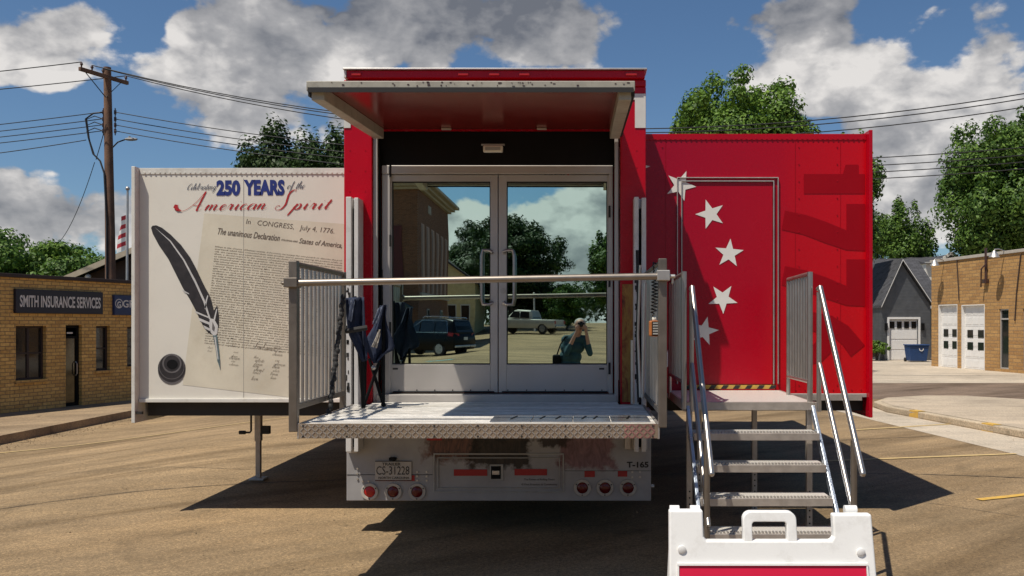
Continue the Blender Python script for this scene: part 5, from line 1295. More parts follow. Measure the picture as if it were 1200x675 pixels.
# gabled house behind the office
GB = thing('gabled_house', 'dark brown gabled house rising behind the flat office roof', 'house', (X(172, 36), 36, -.4))
gx = lambda px: X(px, 36)
pk, ev = (gx(185), Z(284, 36)), (gx(74), Z(331, 36)); hw = pk[0] - ev[0]
b = MB(); b.prism([(pk[0] - hw + .5, 36, -.4), (pk[0] + hw - .5, 36, -.4), (pk[0] + hw - .5, 36, ev[1] + .1), (pk[0], 36, pk[1] - .12), (pk[0] - hw + .5, 36, ev[1] + .1)], (0, 9, 0)); b.build('wall', M['brown_wood'], GB)
for sg_ in (-1, 1):
    b = MB(); p0 = Vector((pk[0], 35.5, pk[1])); p1 = Vector((pk[0] + sg_ * hw, 35.5, ev[1])); b.prism([p0, p1, p1 + Vector((0, 0, .10)), p0 + Vector((0, 0, .10))], (0, 10, 0)); rf = b.build('roof', M['roof_grey'], GB)
    b = MB(); b.prism([p0 + Vector((0, -.03, -.14)), p1 + Vector((0, -.03, -.14)), p1 + Vector((0, -.03, .09)), p0 + Vector((0, -.03, .09))], (0, .028, 0)); b.build('bargeboard', M['cornice'], rf)
b = MB(); b.ell((gx(108), 35.7, Z(325, 36)), .12, .12, .12, 10, 8); b.build('lamp', M['lamp_white'], GB, smooth=True)
# flagpole
fy = 30; FP = thing('flagpole', 'thin silver flagpole with a limp striped flag beside the utility pole', 'flagpole', (X(148.5, fy), fy, zg(X(148.5, fy), fy)))
b = MB(); b.tube([(X(148.5, fy), fy, -.4), (X(149.5, fy), fy, Z(222, fy))], [.06, .035], 10); b.ell((X(149.5, fy), fy, Z(221, fy)), .07, .07, .07, 10, 8); b.build('pole', M['alu'], FP, smooth=True)
fcl = []
for k in range(9):
    zA = Z(250, fy) - .16 * k
    fcl.append(zA)
b = MB(); b2 = MB()
xw = X(147.5, fy)
for k in range(8):
    x0 = xw - .02 - .28 * min(1, .4 + k * .12) ; dst = b if k % 2 == 0 else b2
    z1, z0 = Z(252, fy) - .145 * k, Z(252, fy) - .145 * (k + 1)
    dst.add([(xw, fy, z1), (xw - .12, fy - .07, z1 - .06), (x0, fy + .02, z1 - .12), (x0 - .02, fy + .02, z0 - .12), (xw - .12, fy - .07, z0 - .06), (xw, fy, z0)], [(0, 1, 4, 5), (1, 2, 3, 4)])
fo = b.build('flag', M['flag_red'], FP); b2.build('white_stripes', M['letter'], fo)

# ------------------------------------------------------------------ utility pole and wires
UY = 32.0; ux = X(129, UY); uz = zg(ux, UY); zt_p = Z(79, UY)
UP = thing('utility_pole', 'brown wooden utility pole with crossarm and a small street lamp', 'utility pole', (ux, UY, uz))
b = MB(); b.tube([(ux + .05, UY, uz - .2), (ux, UY, 5), (ux - .1, UY, zt_p)], [.20, .165, .125], 14); b.build('pole', M['wood_pole'], UP, smooth=True)
ar = Vector((.62, 1.6, 0)).normalized(); ac = Vector((ux - .1, UY - .2, Z(91, UY)))
b = MB(); b.bar(ac - ar * 1.0, ac + ar * 1.0, .11, .13)
# the arm as seen: nearer end to the left
xa_ = b.build('crossarm', M['wood_pole'], UP, .01)
b = MB()
for s_ in (-1, 1): b.bar(ac + ar * .75 * s_ + Vector((0, -.06, -.05)), Vector((ux - .06, UY - .18, ac.z - .75)), .04, .01)
split(b, 'arm_brace', M['dark_steel'], xa_)
ins_pts = [ac + ar * k for k in (-.92, -.5, -.05, .92)]
b = MB()
for p in ins_pts: b.tube([p + Vector((0, 0, .05)), p + Vector((0, 0, .14)), p + Vector((0, 0, .17)), p + Vector((0, 0, .24))], [.02, .03, .055, .03], 10)
b.build('insulators', M['insul'], xa_, smooth=True)
low = [(Z(132, UY)), Z(140, UY), Z(147, UY), Z(154, UY)]
b = MB()
for z in low:
    for s_ in (-1, 1): b.tube([(ux + .21 * s_, UY - .05, z + .07), (ux + .21 * s_, UY - .05, z - .07)], .045, 8)
b.bar((ux + .21, UY - .05, low[0] + .15), (ux + .21, UY - .05, low[-1] - .15), .03, .03); b.bar((ux - .21, UY - .05, low[0] + .15), (ux - .21, UY - .05, low[-1] - .15), .03, .03)
split(b, 'spool_rack', M['insul'], UP)
b = MB(); b.tube([(ux + .12, UY - .05, Z(173, UY)), (ux + .3, UY - .05, Z(167, UY)), (ux + .55, UY - .05, Z(164, UY))], .025, 8); al = b.build('lamp_arm', M['dark_steel'], UP, smooth=True)
b = MB(); b.ell((ux + .78, UY - .05, Z(163.5, UY)), .24, .10, .06, 12, 8); b.tube([(ux + .72, UY - .05, Z(163, UY)), (ux + .72, UY - .05, Z(160, UY))], .035, 8); b.build('lamp_head', M['grey_trim'], al, smooth=True)
b = MB()
b.tube([(ux - .21, UY - .06, low[0]), (ux - .55, UY - .1, low[0] - .05), (ux - .82, UY - .1, low[0] - .25), (ux - .72, UY - .1, low[0] - .9), (ux - .55, UY - .1, low[0] - 1.5), (ux - .3, UY - .1, low[0] - 1.75), (ux - .12, UY - .17, low[0] - 2.2), (ux - .02, UY - .19, low[0] - 4), (ux, UY - .2, 1.5)], .03, 8)
for z in low[1:]: b.tube([(ux - .21, UY - .06, z), (ux - .5, UY - .1, z + .10), (ux - .78, UY - .1, z - .02), (ux - .68, UY - .1, low[0] - 1.0), (ux - .5, UY - .1, low[0] - 1.55)], .018, 6)
b.tube([(ux - .05, UY - .17, low[2]), (ux - .3, UY - .1, low[0] - 1.2), (ux - .45, UY - .1, low[0] - 1.7)], .014, 6)
b.build('service_cable', M['wire'], UP, smooth=True)
def wire(p0, p1, sag, label, group, r=.017):
    n = 36; p0 = Vector(p0); p1 = Vector(p1); pts = [p0.lerp(p1, i / n) - Vector((0, 0, 4 * sag * (i / n) * (1 - i / n))) for i in range(n + 1)]
    o = MB().tube(pts, r, 6).build('overhead_wire', M['wire'], smooth=True); tag(o, label, 'wire', group)
top = Vector((0, 0, .25)); dv = Vector((40, -5, 0)); dl_ = Vector((-40, 5, 0))
GW, GL, GX, GY_ = 'power wires over the trailer', 'lower wires over the trailer', 'power wires beyond the pole', 'lower wires beyond the pole'
for i, nm in zip((1, 2, 3), ('topmost', 'second', 'lowest')):
    p = ins_pts[i] + top; wire(p, p + dv + Vector((0, 0, -.15 * i * .5)), 2.72, f'{nm} of three power wires running from the crossarm above the trailer', GW)
for i, nm in zip((0, 3), ('upper', 'lower')):
    p = ins_pts[i] + top; wire(p, p + dl_, .75, f'{nm} power wire leaving the crossarm away from the trailer', GX)
for z, nm in zip(low, ('topmost', 'second', 'third', 'lowest')):
    wire((ux + .21, UY - .1, z), (ux + 40, UY - 5, z - 1.0), 1.75, f'{nm} of four lower wires running from the pole behind the trailer', GL, .015)
    wire((ux - .21, UY - .1, z), (ux - 40, UY + 5, z - .6), .75, f'{nm} of four lower wires leaving the pole away from the trailer', GY_, .015)
wire((ux - .8, UY - .1, low[0] - 1.0), (ux - 12, UY - 3, 6.6), .25, 'slack service wire crossing the lower wires beside the pole', GY_, .015)
wire((ux - .5, UY - .1, low[0] - 1.8), (X(70, 40), 40, Z(283, 40)), .35, 'thin drop wire falling from the pole towards the trees', None, .012)

# ------------------------------------------------------------------ golden brick garage
A1 = Vector((14.9, 38.0, 0)); B1 = Vector((15.9, 32.1, 0)); u1 = (B1 - A1).normalized()
GA = thing('brick_garage', 'golden brick garage with two white doors and wall lamps', 'building', (A1.x, A1.y, 0), math.atan2(u1.y, u1.x) - math.pi / 2)
# local +y along the wall towards the camera, wall faces local +x  (rotate: local y -> u1, local x -> (u1.y,-u1.x) )
def gu(px):
    k = (px - CX) / F; return (k * A1.y - A1.x) / (u1.x - k * u1.y)
def gz(px, py): return Z(py, A1.y + u1.y * gu(px))
hs = [(gu(1100), gu(1122), 0.0, gz(1110, 357), 'g'), (gu(1127), gu(1154), 0.0, gz(1140, 357), 'g'), (gu(1171), gu(1182), .12, gz(1176, 362), 'w'), (gu(1198.5), gu(1212), .12, gz(1200, 362), 'w')]
b = MB(); y = 0.0; zt1 = 4.38; tk = .25; yend = 13.0
# wall front faces towards -X world: local x direction is (u1.y,-u1.x) = (-.98,-.17) -> outwards
for h0, h1, z0, z1, k in hs:
    b.box(-tk, 0, y, h0, -.1, zt1)
    if z0 > 0: b.box(-tk, 0, h0, h1, -.1, z0)
    b.box(-tk, 0, h0, h1, z1, zt1); y = h1
b.box(-tk, 0, y, yend, -.1, zt1); b.box(-12, -tk - .001, 0, .25, -.1, zt1 - .3); b.box(-12, -tk - .001, yend - .25, yend, -.1, zt1); b.box(-12.2, -12.001, 0, yend, -.1, zt1)
b.build('wall', M['brick_gold'], GA, local=True)
b = MB(); b.box(-.32, .05, -.05, yend + .05, zt1 + .001, zt1 + .12); b.build('parapet_cap', M['stone'], GA, .01, local=True)
b = MB(); b.box(-12, -tk - .002, .26, yend - .26, 3.9, 4.0); b.build('roof', M['roof_grey'], GA, local=True)
for h0, h1, z0, z1, k in hs:
    if k == 'g':
        b = MB(); n = 6
        for i in range(n):
            za_, zb_ = .01 + (z1 - .02) * i / n, .01 + (z1 - .02) * (i + 1) / n; b.box(-.16, -.12, h0 + .03, h1 - .03, za_ + .004, zb_ - .004)
            for j in range(3):
                ww = (h1 - h0 - .12) / 3; b.box(-.119, -.112, h0 + .06 + j * ww + .04, h0 + .06 + (j + 1) * ww - .04, za_ + .07, zb_ - .07)
        d = b.build('garage_door', M['garage_white'], GA, .006, local=True)
        b = MB(); b.box(-.14, .01, h0, h0 + .029, 0, z1); b.box(-.14, .01, h1 - .029, h1, 0, z1); b.box(-.14, .008, h0 + .03, h1 - .03, z1 - .03, z1); b.build('door_trim', M['garage_white'], d, local=True)
        for zc_ in (.30, .49):
            for j in range(2):
                w2 = (h1 - h0) * .25; yc = h0 + (h1 - h0) * (.27 + .46 * j); MB().box(-.111, -.105, yc - w2 / 2, yc + w2 / 2, z1 * zc_, z1 * (zc_ + .12)).build('pane', M['glass_dark'], d, local=True)
    else:
        b = MB(); f = .05
        for (a, c, d0, e) in ((h0, h1, z1 - f, z1), (h0, h1, z0, z0 + f), (h0, h0 + f, z0 + f, z1 - f), (h1 - f, h1, z0 + f, z1 - f), (h0 + f, h1 - f, z0 + (z1 - z0) * .82, z0 + (z1 - z0) * .82 + .06)): b.box(-.12, -.04, a, c, d0, e)
        w_ = b.build('window', M['door_alu'], GA, local=True); MB().box(-.085, -.08, h0 + f, h1 - f, z0 + f, z1 - f).build('pane', M['glass_dark'], w_, local=True)
for px in (1107, 1178):
    u_ = gu(px); z_ = gz(px, 311 if px < 1150 else 301) ; b = MB(); b.tube([(0, u_, z_ + .20), (.25, u_, z_ + .28), (.42, u_, z_ + .27), (.45, u_, z_ + .2)], .025, 8); w_ = b.build('wall_lamp', M['alu'], GA, local=True)
    b = MB(); b.tube([(.45, u_, z_ + .22), (.45, u_, z_ + .10), (.45, u_, z_ - .02)], [.05, .13, .20], 16, False); b.build('lamp_shade', M['alu'], w_, smooth=True, local=True)
b = MB(); u_ = gu(1157); b.box(0.0, .14, u_ - .12, u_ + .12, 3.35, 3.5); b.tube([(.06, u_, 3.4), (.06, u_, 4.7)], .05, 8); b.tube([(.2, u_ - .1, 3.2), (.25, u_, 3.9), (.1, u_ + .1, 4.1)], .03, 6); b.build('meter_conduit', M['insul'], GA, local=True)
b = MB(); b.tube([(.03, gu(1122), zt1), (.03, gu(1124), 3.2), (.03, gu(1124.5), 2.75)], .025, 6); b.tube([(.03, gu(1197), 4.3), (.03, gu(1192), 2.9), (.03, gu(1190), 1.9)], .025, 6); split(b, 'conduit', M['brown_wood'], GA, local=True)

# ------------------------------------------------------------------ grey house with gabled garage
HY = 44.0; hx = lambda px: X(px, HY)
GH = thing('grey_house', 'blue-grey sided house with a gabled single garage', 'house', (hx(1061), HY, 0))
pk = (hx(1056), Z(306, HY)); e0 = (hx(1031), Z(361, HY)); e1 = (hx(1091), Z(358, HY))
b = MB(); gd0, gd1, gdz = hx(1042), hx(1076), Z(374, HY)
w0x, w1x = hx(1033), hx(1090.5)
b.prism([(w0x, HY, 0), (gd0, HY, 0), (gd0, HY, gdz), (gd1, HY, gdz), (gd1, HY, 0), (w1x, HY, 0), (w1x, HY, e1[1]), (pk[0], HY, pk[1] - .08), (w0x, HY, e0[1] + .02)], (0, 6.0, 0)); b.build('wall', M['siding'], GH)
b = MB(); b.box(gd0, gd1, HY + .12, HY + .16, 0.01, gdz - .002)
for i in range(4): b.box(gd0 + .02, gd1 - .02, HY + .105, HY + .119, .04 + i * gdz / 4, (i + 1) * gdz / 4 - .03)
d = b.build('garage_door', M['garage_white'], GH)
b = MB()
for i in range(4): wv = (gd1 - gd0) / 4; b.box(gd0 + i * wv + .06, gd0 + (i + 1) * wv - .06, HY + .095, HY + .104, gdz - .46, gdz - .12)
split(b, 'pane', M['glass_dark'], d)
b = MB(); b.box(gd0 - .10, gd0 - .001, HY - .03, HY + .10, 0, gdz + .10); b.box(gd1 + .001, gd1 + .10, HY - .03, HY + .10, 0, gdz + .10); b.box(gd0, gd1, HY - .03, HY + .10, gdz + .001, gdz + .10); b.build('door_trim', M['garage_white'], d)
for (p0, p1) in ((pk, e0), (pk, e1)):
    p0v = Vector((p0[0], HY - .25, p0[1])); p1v = Vector((p1[0], HY - .25, p1[1])); b = MB(); b.prism([p0v, p1v, p1v + Vector((0, 0, .14)), p0v + Vector((0, 0, .14))], (0, 6.4, 0)); r_ = b.build('roof', M['shingle'], GH)
    b = MB(); b.prism([p0v + Vector((0, -.02, .02)), p1v + Vector((0, -.02, .02)), p1v + Vector((0, -.02, .09)), p0v + Vector((0, -.02, .09))], (0, .018, 0)); b.build('bargeboard', M['letter'], r_)
# main block behind
mx0, mx1 = hx(1012), hx(1130); b = MB(); b.box(mx0, mx1, HY + 3.0, HY + 11, 0, 2.72); b.build('main_wall', M['siding'], GH)
b = MB(); b.prism([(mx0 - .3, HY + 2.55, 2.62), (mx0 - .3, HY + 7, Z(303, HY + 7)), (mx0 - .3, HY + 11.4, 2.62)], (mx1 - mx0 + .6, 0, 0)); b.build('main_roof', M['shingle'], GH)
b = MB(); b.box(mx0 - .3, mx1 + .3, HY + 2.48, HY + 2.549, 2.60, 2.74); b.build('gutter_board', M['letter'], GH)
b = MB(); b.box(hx(1024), hx(1031.5), HY + 2.95, HY + 2.999, .9, 2.1); w_ = b.build('window', M['letter'], GH); MB().box(hx(1024) + .08, hx(1031.5) - .08, HY + 2.93, HY + 2.949, 1.0, 2.0).build('pane', M['glass_dark'], w_)
b = MB()
for px in (1038, 1081): b.box(hx(px) - .06, hx(px) + .06, HY - .12, HY - .001, gdz - .55, gdz - .2)
split(b, 'coach_lamp', M['black'], GH)
# distant white-trimmed gable
DY = 60; DH = thing('far_house', 'far house with grey roof and white-trimmed gable behind the golden garage', 'house', (X(1112, DY), DY, 0))
dx = lambda px: X(px, DY); b = MB(); b.box(dx(1085), dx(1150), DY, DY + 8, 0, Z(307, DY)); b.build('wall', M['letter'], DH)
b = MB(); b.prism([(dx(1083), DY - .3, Z(307, DY) - .1), (dx(1083), DY + 4, Z(301, DY + 4)), (dx(1083), DY + 8.3, Z(307, DY) - .1)], (dx(1152) - dx(1083), 0, 0)); b.build('roof', M['shingle'], DH)
b = MB()
for s_ in (-1, 1): b.bar((dx(1111), DY - .5, Z(297, DY)), (dx(1111 + 11 * s_), DY - .5, Z(305, DY)), .12, .18)
b.bar((dx(1100), DY - .45, Z(305.5, DY)), (dx(1122), DY - .45, Z(305.5, DY)), .1, .12); b.build('gable_trim', M['letter'], DH)
b = MB(); b.prism([(dx(1111), DY - .4, Z(298, DY)), (dx(1121), DY - .4, Z(305, DY)), (dx(1101), DY - .4, Z(305, DY))], (0, 3, 0)); b.build('gable', M['shingle'], DH)
# blue bin
BY = 42.3; bx0, bx1 = X(1062.5, BY), X(1085.5, BY)
BN = thing('wheeled_bin', 'blue plastic wheeled bin before the grey garage', 'bin', ((bx0 + bx1) / 2, BY, 0))
b = MB(); zt2 = Z(405, BY); cxb = (bx0 + bx1) / 2; b.add([(bx0 + .08, BY - .28, .05), (bx1 - .08, BY - .28, .05), (bx1 - .08, BY + .3, .05), (bx0 + .08, BY + .3, .05), (bx0, BY - .36, zt2), (bx1, BY - .36, zt2), (bx1, BY + .36, zt2), (bx0, BY + .36, zt2)], [(0, 3, 2, 1), (4, 5, 6, 7), (0, 1, 5, 4), (1, 2, 6, 5), (2, 3, 7, 6), (3, 0, 4, 7)]); b.build('bin_body', M['bin_blue'], BN, .02)
b = MB(); b.box(bx0 - .03, bx1 + .03, BY - .40, BY + .40, zt2 + .002, zt2 + .06); b.build('lid', M['bin_blue'], BN, .02)
for s_ in (bx0 + .05, bx1 - .05): b = MB(); b.cyl((s_ - .04, BY + .32, .1), (s_ + .04, BY + .32, .1), .1, 14); b.build('wheel', M['rubber'], BN)
b = MB(); b.ring((cxb + .1, BY - .345, .62), (0, -1, .08), .07, .11, .004, 16); b.build('emblem', M['letter'], BN)
tree('small clipped shrub beside the grey house', X(1027, 43.5), 43.5, 1.05, 1.2, .1, M['leaf_bright'], 31, 2500, .06, name='shrub', cat='shrub', nc=14)

# ------------------------------------------------------------------ behind the camera: brick block, cream house, vehicles, photographer
D1, D2 = 58.0, 71.0; bxr = MX(489.5, D1); ya, yb = my(D1), my(D2); gzb = zg(bxr, ya); top_z = H + (CY - 211) * D1 / F
BB = thing('brick_block', 'brown brick two-storey corner building with pale cornice in the mirror', 'building', (bxr - 6, ya, gzb))
b = MB(); b.box(bxr - 16, bxr, yb, ya, gzb - .4, top_z - .6); b.build('wall', M['brick_brown'], BB)
MB().box(bxr + .001, bxr + .05, yb, ya - .001, gzb - .4, top_z - .6).build('side_wall', M['brick_brown_side'], BB)
b = MB()
for i, (o_, z0, z1) in enumerate(((.25, -.6, -.42), (.5, -.419, -.22), (.8, -.219, 0))): b.box(bxr - 16.2, bxr + .05 + o_, yb - o_, ya + o_, top_z + z0, top_z + z1)
b.build('cornice', M['cornice'], BB, .03)
for i in range(6):
    y1 = ya - 1.2 - i * 1.95; b = MB(); z0, z1 = gzb + 3.7, top_z - 2.7; b.box(bxr + .051, bxr + .066, y1 - 1.15, y1, z0, z1); w_ = b.build('window', pm('faded_pink_frame', (.42, .27, .21), .7) if i == 0 else bpy.data.materials['faded_pink_frame'], BB)
    MB().box(bxr + .067, bxr + .07, y1 - .40, y1 - .1, z0 + .1, z1 - .1).build('pane', pm('brown_blind', (.16, .10, .075), .5) if i == 0 else bpy.data.materials['brown_blind'], w_)
MB().box(bxr + .051, bxr + .2, yb + .1, ya - .4, gzb + 3.4, gzb + 3.65).build('sill_course', M['stone'], BB)
MB().box(bxr + .051, bxr + .10, ya - 5.0, ya - 3.9, top_z - 1.75, top_z - 1.2).build('name_stone', M['stone'], BB)
b = MB(); x1_ = MX(472, D1); b.box(x1_ - 1.5, x1_, ya + .001, ya + .08, gzb + 3.3, top_z - 3.0); w_ = b.build('window', pm('maroon_shutter', (.10, .015, .015), .6), BB); b = MB(); b.box(x1_ - 1.6, x1_ + .1, ya + .001, ya + .12, gzb + 3.15, gzb + 3.299); b.build('sill', M['stone'], w_)
for px in (493, 515):
    b = MB(); xq = MX(px, D1); b.box(bxr + .051, bxr + .12, ya - (3 if px < 500 else 9) - .8, ya - (3 if px < 500 else 9), gzb + .9, gzb + 2.6); w_ = b.build('window', M['stone'], BB); MB().box(bxr + .121, bxr + .13, ya - (3 if px < 500 else 9) - .7, ya - (3 if px < 500 else 9) - .1, gzb + 1.0, gzb + 2.5).build('pane', M['glass_dark'], w_)
b = MB(); b.prism([(bxr - 3.4, ya + .1, gzb + 2.6), (bxr - .2, ya + .1, gzb + 2.6), (bxr - 3.4, ya + .1, gzb + 4.6)], (0, 1.4, 0)); b.build('awning', M['roof_green'], BB)
# cream house
D3 = 79.0; cx0_, cx1_ = MX(519, D3), MX(556, D3); yc_ = my(D3); cz0 = zg(cx0_, yc_)
CH = thing('cream_house', 'cream sided house with dark gabled roof beside the brick block in the mirror', 'house', ((cx0_ + cx1_) / 2, yc_, cz0))
b = MB(); zt3 = H + (CY - 322) * D3 / F; pkx = cx0_ - .2; b.prism([(cx0_ - 4, yc_, cz0 - .3), (cx1_, yc_, cz0 - .3), (cx1_, yc_, zt3 - .8), (pkx, yc_, zt3 + 1.6), (cx0_ - 4, yc_, zt3 - .2)], (0, -8, 0)); b.build('wall', M['cream_siding'], CH)
b = MB(); b.bar((pkx - .1, yc_ - 4, zt3 + 1.72), (cx1_ + .35, yc_ - 4, zt3 - .88), 8.6, .16); b.build('roof', M['roof_grey'], CH)
for px in (530, 545):
    b = MB(); xq = MX(px, D3); b.box(xq - .4, xq + .4, yc_ + .001, yc_ + .06, cz0 + 1.0, cz0 + 2.6); w_ = b.build('window', M['letter'], CH); MB().box(xq - .32, xq + .32, yc_ + .061, yc_ + .07, cz0 + 1.1, cz0 + 2.5).build('pane', M['glass_dark'], w_)
# light post
lx_, ly_ = MX(626, 76), my(76); LP = thing('light_post', 'thin white lamp post behind the pickup in the mirror', 'lamp post', (lx_, ly_, zg(lx_, ly_)))
b = MB(); b.tube([(lx_, ly_, zg(lx_, ly_)), (lx_, ly_, 4.35)], [.09, .06], 8); b.build('pole', M['letter'], LP); b = MB(); b.ell((lx_, ly_, 4.4), .10, .10, .08, 12, 8); b.build('lamp_head', M['lamp_white'], LP, smooth=True)

def wheels(t, xs_, half, r, loc_z=0.0):
    for x_ in xs_:
        for s_ in (-1, 1):
            yc = s_ * (half - .11); b = MB(); b.tube([(x_, yc - .11, r), (x_, yc - .09, r), (x_, yc + .09, r), (x_, yc + .11, r)], [r * .9, r, r, r * .9], 24); w_ = b.build('wheel', M['rubber'], t, smooth=True, local=True)
            b = MB(); b.tube([(x_, yc + s_ * .08, r), (x_, yc + s_ * .115, r)], [r * .68, r * .62], 20)
            for k in range(6):
                a = k * math.pi / 3; b.bar((x_ + .05 * math.cos(a), yc + s_ * .118, r + .05 * math.sin(a)), (x_ + r * .6 * math.cos(a), yc + s_ * .118, r + r * .6 * math.sin(a)), .06, .02, (0, 1, 0))
            b.build('rim', M['rim'], w_, local=True)
def sect_loft(rows):
    """rows: list of (x, [(y,z)...]) cross sections of equal count -> closed loft, y mirrored by caller's points"""
    b = MB(); n = len(rows[0][1])
    for x_, pts in rows:
        for y_, z_ in pts: b.v.append((x_, y_, z_))
    for i in range(len(rows) - 1):
        for k in range(n):
            k2 = (k + 1) % n; b.f.append((i * n + k, i * n + k2, (i + 1) * n + k2, (i + 1) * n + k))
    b.f.append(tuple(range(n))); b.f.append(tuple((len(rows) - 1) * n + k for k in reversed(range(n)))); return b
def ring_sec(w, z0, z1, belt=None, tw=None):
    """rounded lower-body section"""
    h = z1 - z0
    return [(-w * .92, z0), (-w, z0 + h * .25), (-w, z0 + h * .7), (-w * .95, z1 - .03), (-w * .85, z1), (w * .85, z1), (w * .95, z1 - .03), (w, z0 + h * .7), (w, z0 + h * .25), (w * .92, z0)]
def cabin_sec(w0, w1, z0, z1): return [(-w0, z0), (-w0 * .99, z0 + .05), (-w1, z1 - .08), (-w1 * .85, z1), (w1 * .85, z1), (w1, z1 - .08), (w0 * .99, z0 + .05), (w0, z0)]
def suv(t):
    # x forward, length 4.9
    w = .97
    b = sect_loft([(-2.45, ring_sec(w * .9, .50, .98)), (-2.38, ring_sec(w * .97, .34, 1.10)), (-1.9, ring_sec(w, .30, 1.16)), (0, ring_sec(w, .28, 1.14)), (1.0, ring_sec(w, .28, 1.12)), (1.9, ring_sec(w * .97, .32, 1.04)), (2.3, ring_sec(w * .9, .36, .92)), (2.42, ring_sec(w * .8, .42, .80))])
    b.build('body', M['car_black'], t, .02, smooth=True, local=True)
    b = sect_loft([(-2.36, cabin_sec(.88, .70, 1.08, 1.30)), (-2.15, cabin_sec(.90, .72, 1.1, 1.74)), (-1.6, cabin_sec(.90, .74, 1.1, 1.80)), (-.3, cabin_sec(.90, .74, 1.1, 1.80)), (.3, cabin_sec(.90, .70, 1.1, 1.72)), (1.1, cabin_sec(.88, .62, 1.08, 1.20))])
    b.build('cabin', M['car_black'], t, .015, smooth=True, local=True)
    for s_ in (-1, 1):
        for xa, xb_, sl0, sl1 in ((-1.95, -1.15, .12, 0), (-1.08, -.15, 0, 0), (-.08, .70, 0, .42)):
            b = MB(); b.add([(xa, s_ * .905, 1.18), (xb_, s_ * .905, 1.18), (xb_ - sl1, s_ * .775, 1.66), (xa + sl0, s_ * .775, 1.66)], [(0, 1, 2, 3)]); b.build('side_window', M['glass_dark'], t, local=True)
        b = MB(); b.tube([(-1.98, s_ * .915, 1.15), (-1.85, s_ * .79, 1.68), (-.2, s_ * .77, 1.70), (.75, s_ * .9, 1.16), (-1.98, s_ * .915, 1.15)], .014, 6); b.build('window_trim', M['chrome'], t, local=True)
        b = MB(); b.tube([(-2.0, s_ * .68, 1.80), (-1.9, s_ * .68, 1.86), (-.3, s_ * .68, 1.86), (-.15, s_ * .68, 1.80)], .022, 8); b.build('roof_rail', M['chrome'], t, local=True)
        b = MB(); b.add([(-2.30, s_ * .955, .98), (-2.05, s_ * .985, 1.02), (-2.05, s_ * .975, 1.16), (-2.33, s_ * .92, 1.14), (-2.46, s_ * .55, 1.0), (-2.44, s_ * .55, 1.1)], [(0, 1, 2, 3), (0, 3, 5, 4)]); b.build('tail_light', M['lens_red_bright'], t, local=True)
        b = MB(); b.ell((.75, s_ * 1.06, 1.2), .09, .11, .08, 10, 8); b.build('mirror', M['car_black'], t, smooth=True, local=True)
        b = MB(); b.box(2.2, 2.36, s_ * .55, s_ * .80, .76, .88); b.build('headlight', M['lamp_white'], t, .02, local=True)
    b = MB(); b.add([(-2.40, -.68, 1.18), (-2.40, .68, 1.18), (-2.20, .62, 1.66), (-2.20, -.62, 1.66)], [(0, 1, 2, 3)]); b.build('rear_window', M['glass_dark'], t, local=True)
    b = MB(); b.box(-2.52, -2.36, -.86, .86, .44, .56); b.build('bumper', M['rim'], t, .03, local=True)
    b = MB(); b.box(-2.475, -2.455, -.16, .16, .80, .94); b.build('licence_plate', M['letter'], t, local=True)
    wheels(t, (-1.45, 1.42), w, .38)
def pickup(t):
    w = .98
    b = sect_loft([(-2.85, ring_sec(w * .95, .52, 1.12)), (-2.8, ring_sec(w, .46, 1.14)), (-.8, ring_sec(w, .44, 1.14)), (-.75, ring_sec(w, .42, 1.14)), (1.3, ring_sec(w, .42, 1.12)), (2.6, ring_sec(w * .96, .46, 1.06)), (2.85, ring_sec(w * .88, .52, .96))])
    b.build('body', M['car_white'], t, .02, smooth=True, local=True)
    b = MB(); b.box(-2.72, -.85, -.78, .78, 1.142, 1.15); b.build('bed_liner', M['black'], t, local=True)
    b = sect_loft([(-.82, cabin_sec(.90, .74, 1.12, 1.55)), (-.66, cabin_sec(.90, .74, 1.12, 1.86)), (.5, cabin_sec(.90, .74, 1.12, 1.90)), (.8, cabin_sec(.90, .72, 1.12, 1.82)), (1.55, cabin_sec(.88, .66, 1.1, 1.22))])
    b.build('cab', M['car_white'], t, .015, smooth=True, local=True)
    for s_ in (-1, 1):
        for xa, xb_, sl0, sl1 in ((-.6, .20, .06, 0), (.28, 1.2, 0, .38)):
            b = MB(); b.add([(xa, s_ * .91, 1.22), (xb_, s_ * .91, 1.22), (xb_ - sl1, s_ * .785, 1.74), (xa + sl0, s_ * .785, 1.74)], [(0, 1, 2, 3)]); b.build('side_window', M['glass_dark'], t, local=True)
        b = MB(); b.box(-2.89, -2.84, s_ * .78, s_ * .93, .80, 1.06); b.build('tail_light', M['lens_red_bright'], t, local=True)
        b = MB(); b.ell((1.2, s_ * 1.1, 1.28), .09, .13, .11, 10, 8); b.build('mirror', M['black'], t, smooth=True, local=True)
    b = MB(); b.add([(-.83, -.62, 1.28), (-.83, .62, 1.28), (-.70, .58, 1.74), (-.70, -.58, 1.74)], [(0, 1, 2, 3)]); b.build('rear_window', M['glass_dark'], t, local=True)
    b = MB(); b.box(-3.0, -2.86, -.90, .90, .50, .66); b.build('bumper', M['chrome'], t, .03, local=True)
    wheels(t, (-1.75, 1.85), w, .42)
D4 = 50.0; sxx, syy = MX(503, D4), my(D4); zz = zg(sxx, syy)
S1 = thing('suv', 'black SUV with chrome window trim parked before the brick block, seen in the mirror', 'car', (sxx, syy, zz), math.atan2(-.515, -.857)); suv(S1); S1.scale = (1.05, 1.05, 1.13)
D5 = 72.0; sxx, syy = MX(618, D5), my(D5); zz = zg(sxx, syy)
S2 = thing('pickup_truck', 'silver-white crew-cab pickup parked under trees, seen in the mirror', 'pickup', (sxx, syy, zz), math.atan2(-.40, -.91)); pickup(S2)
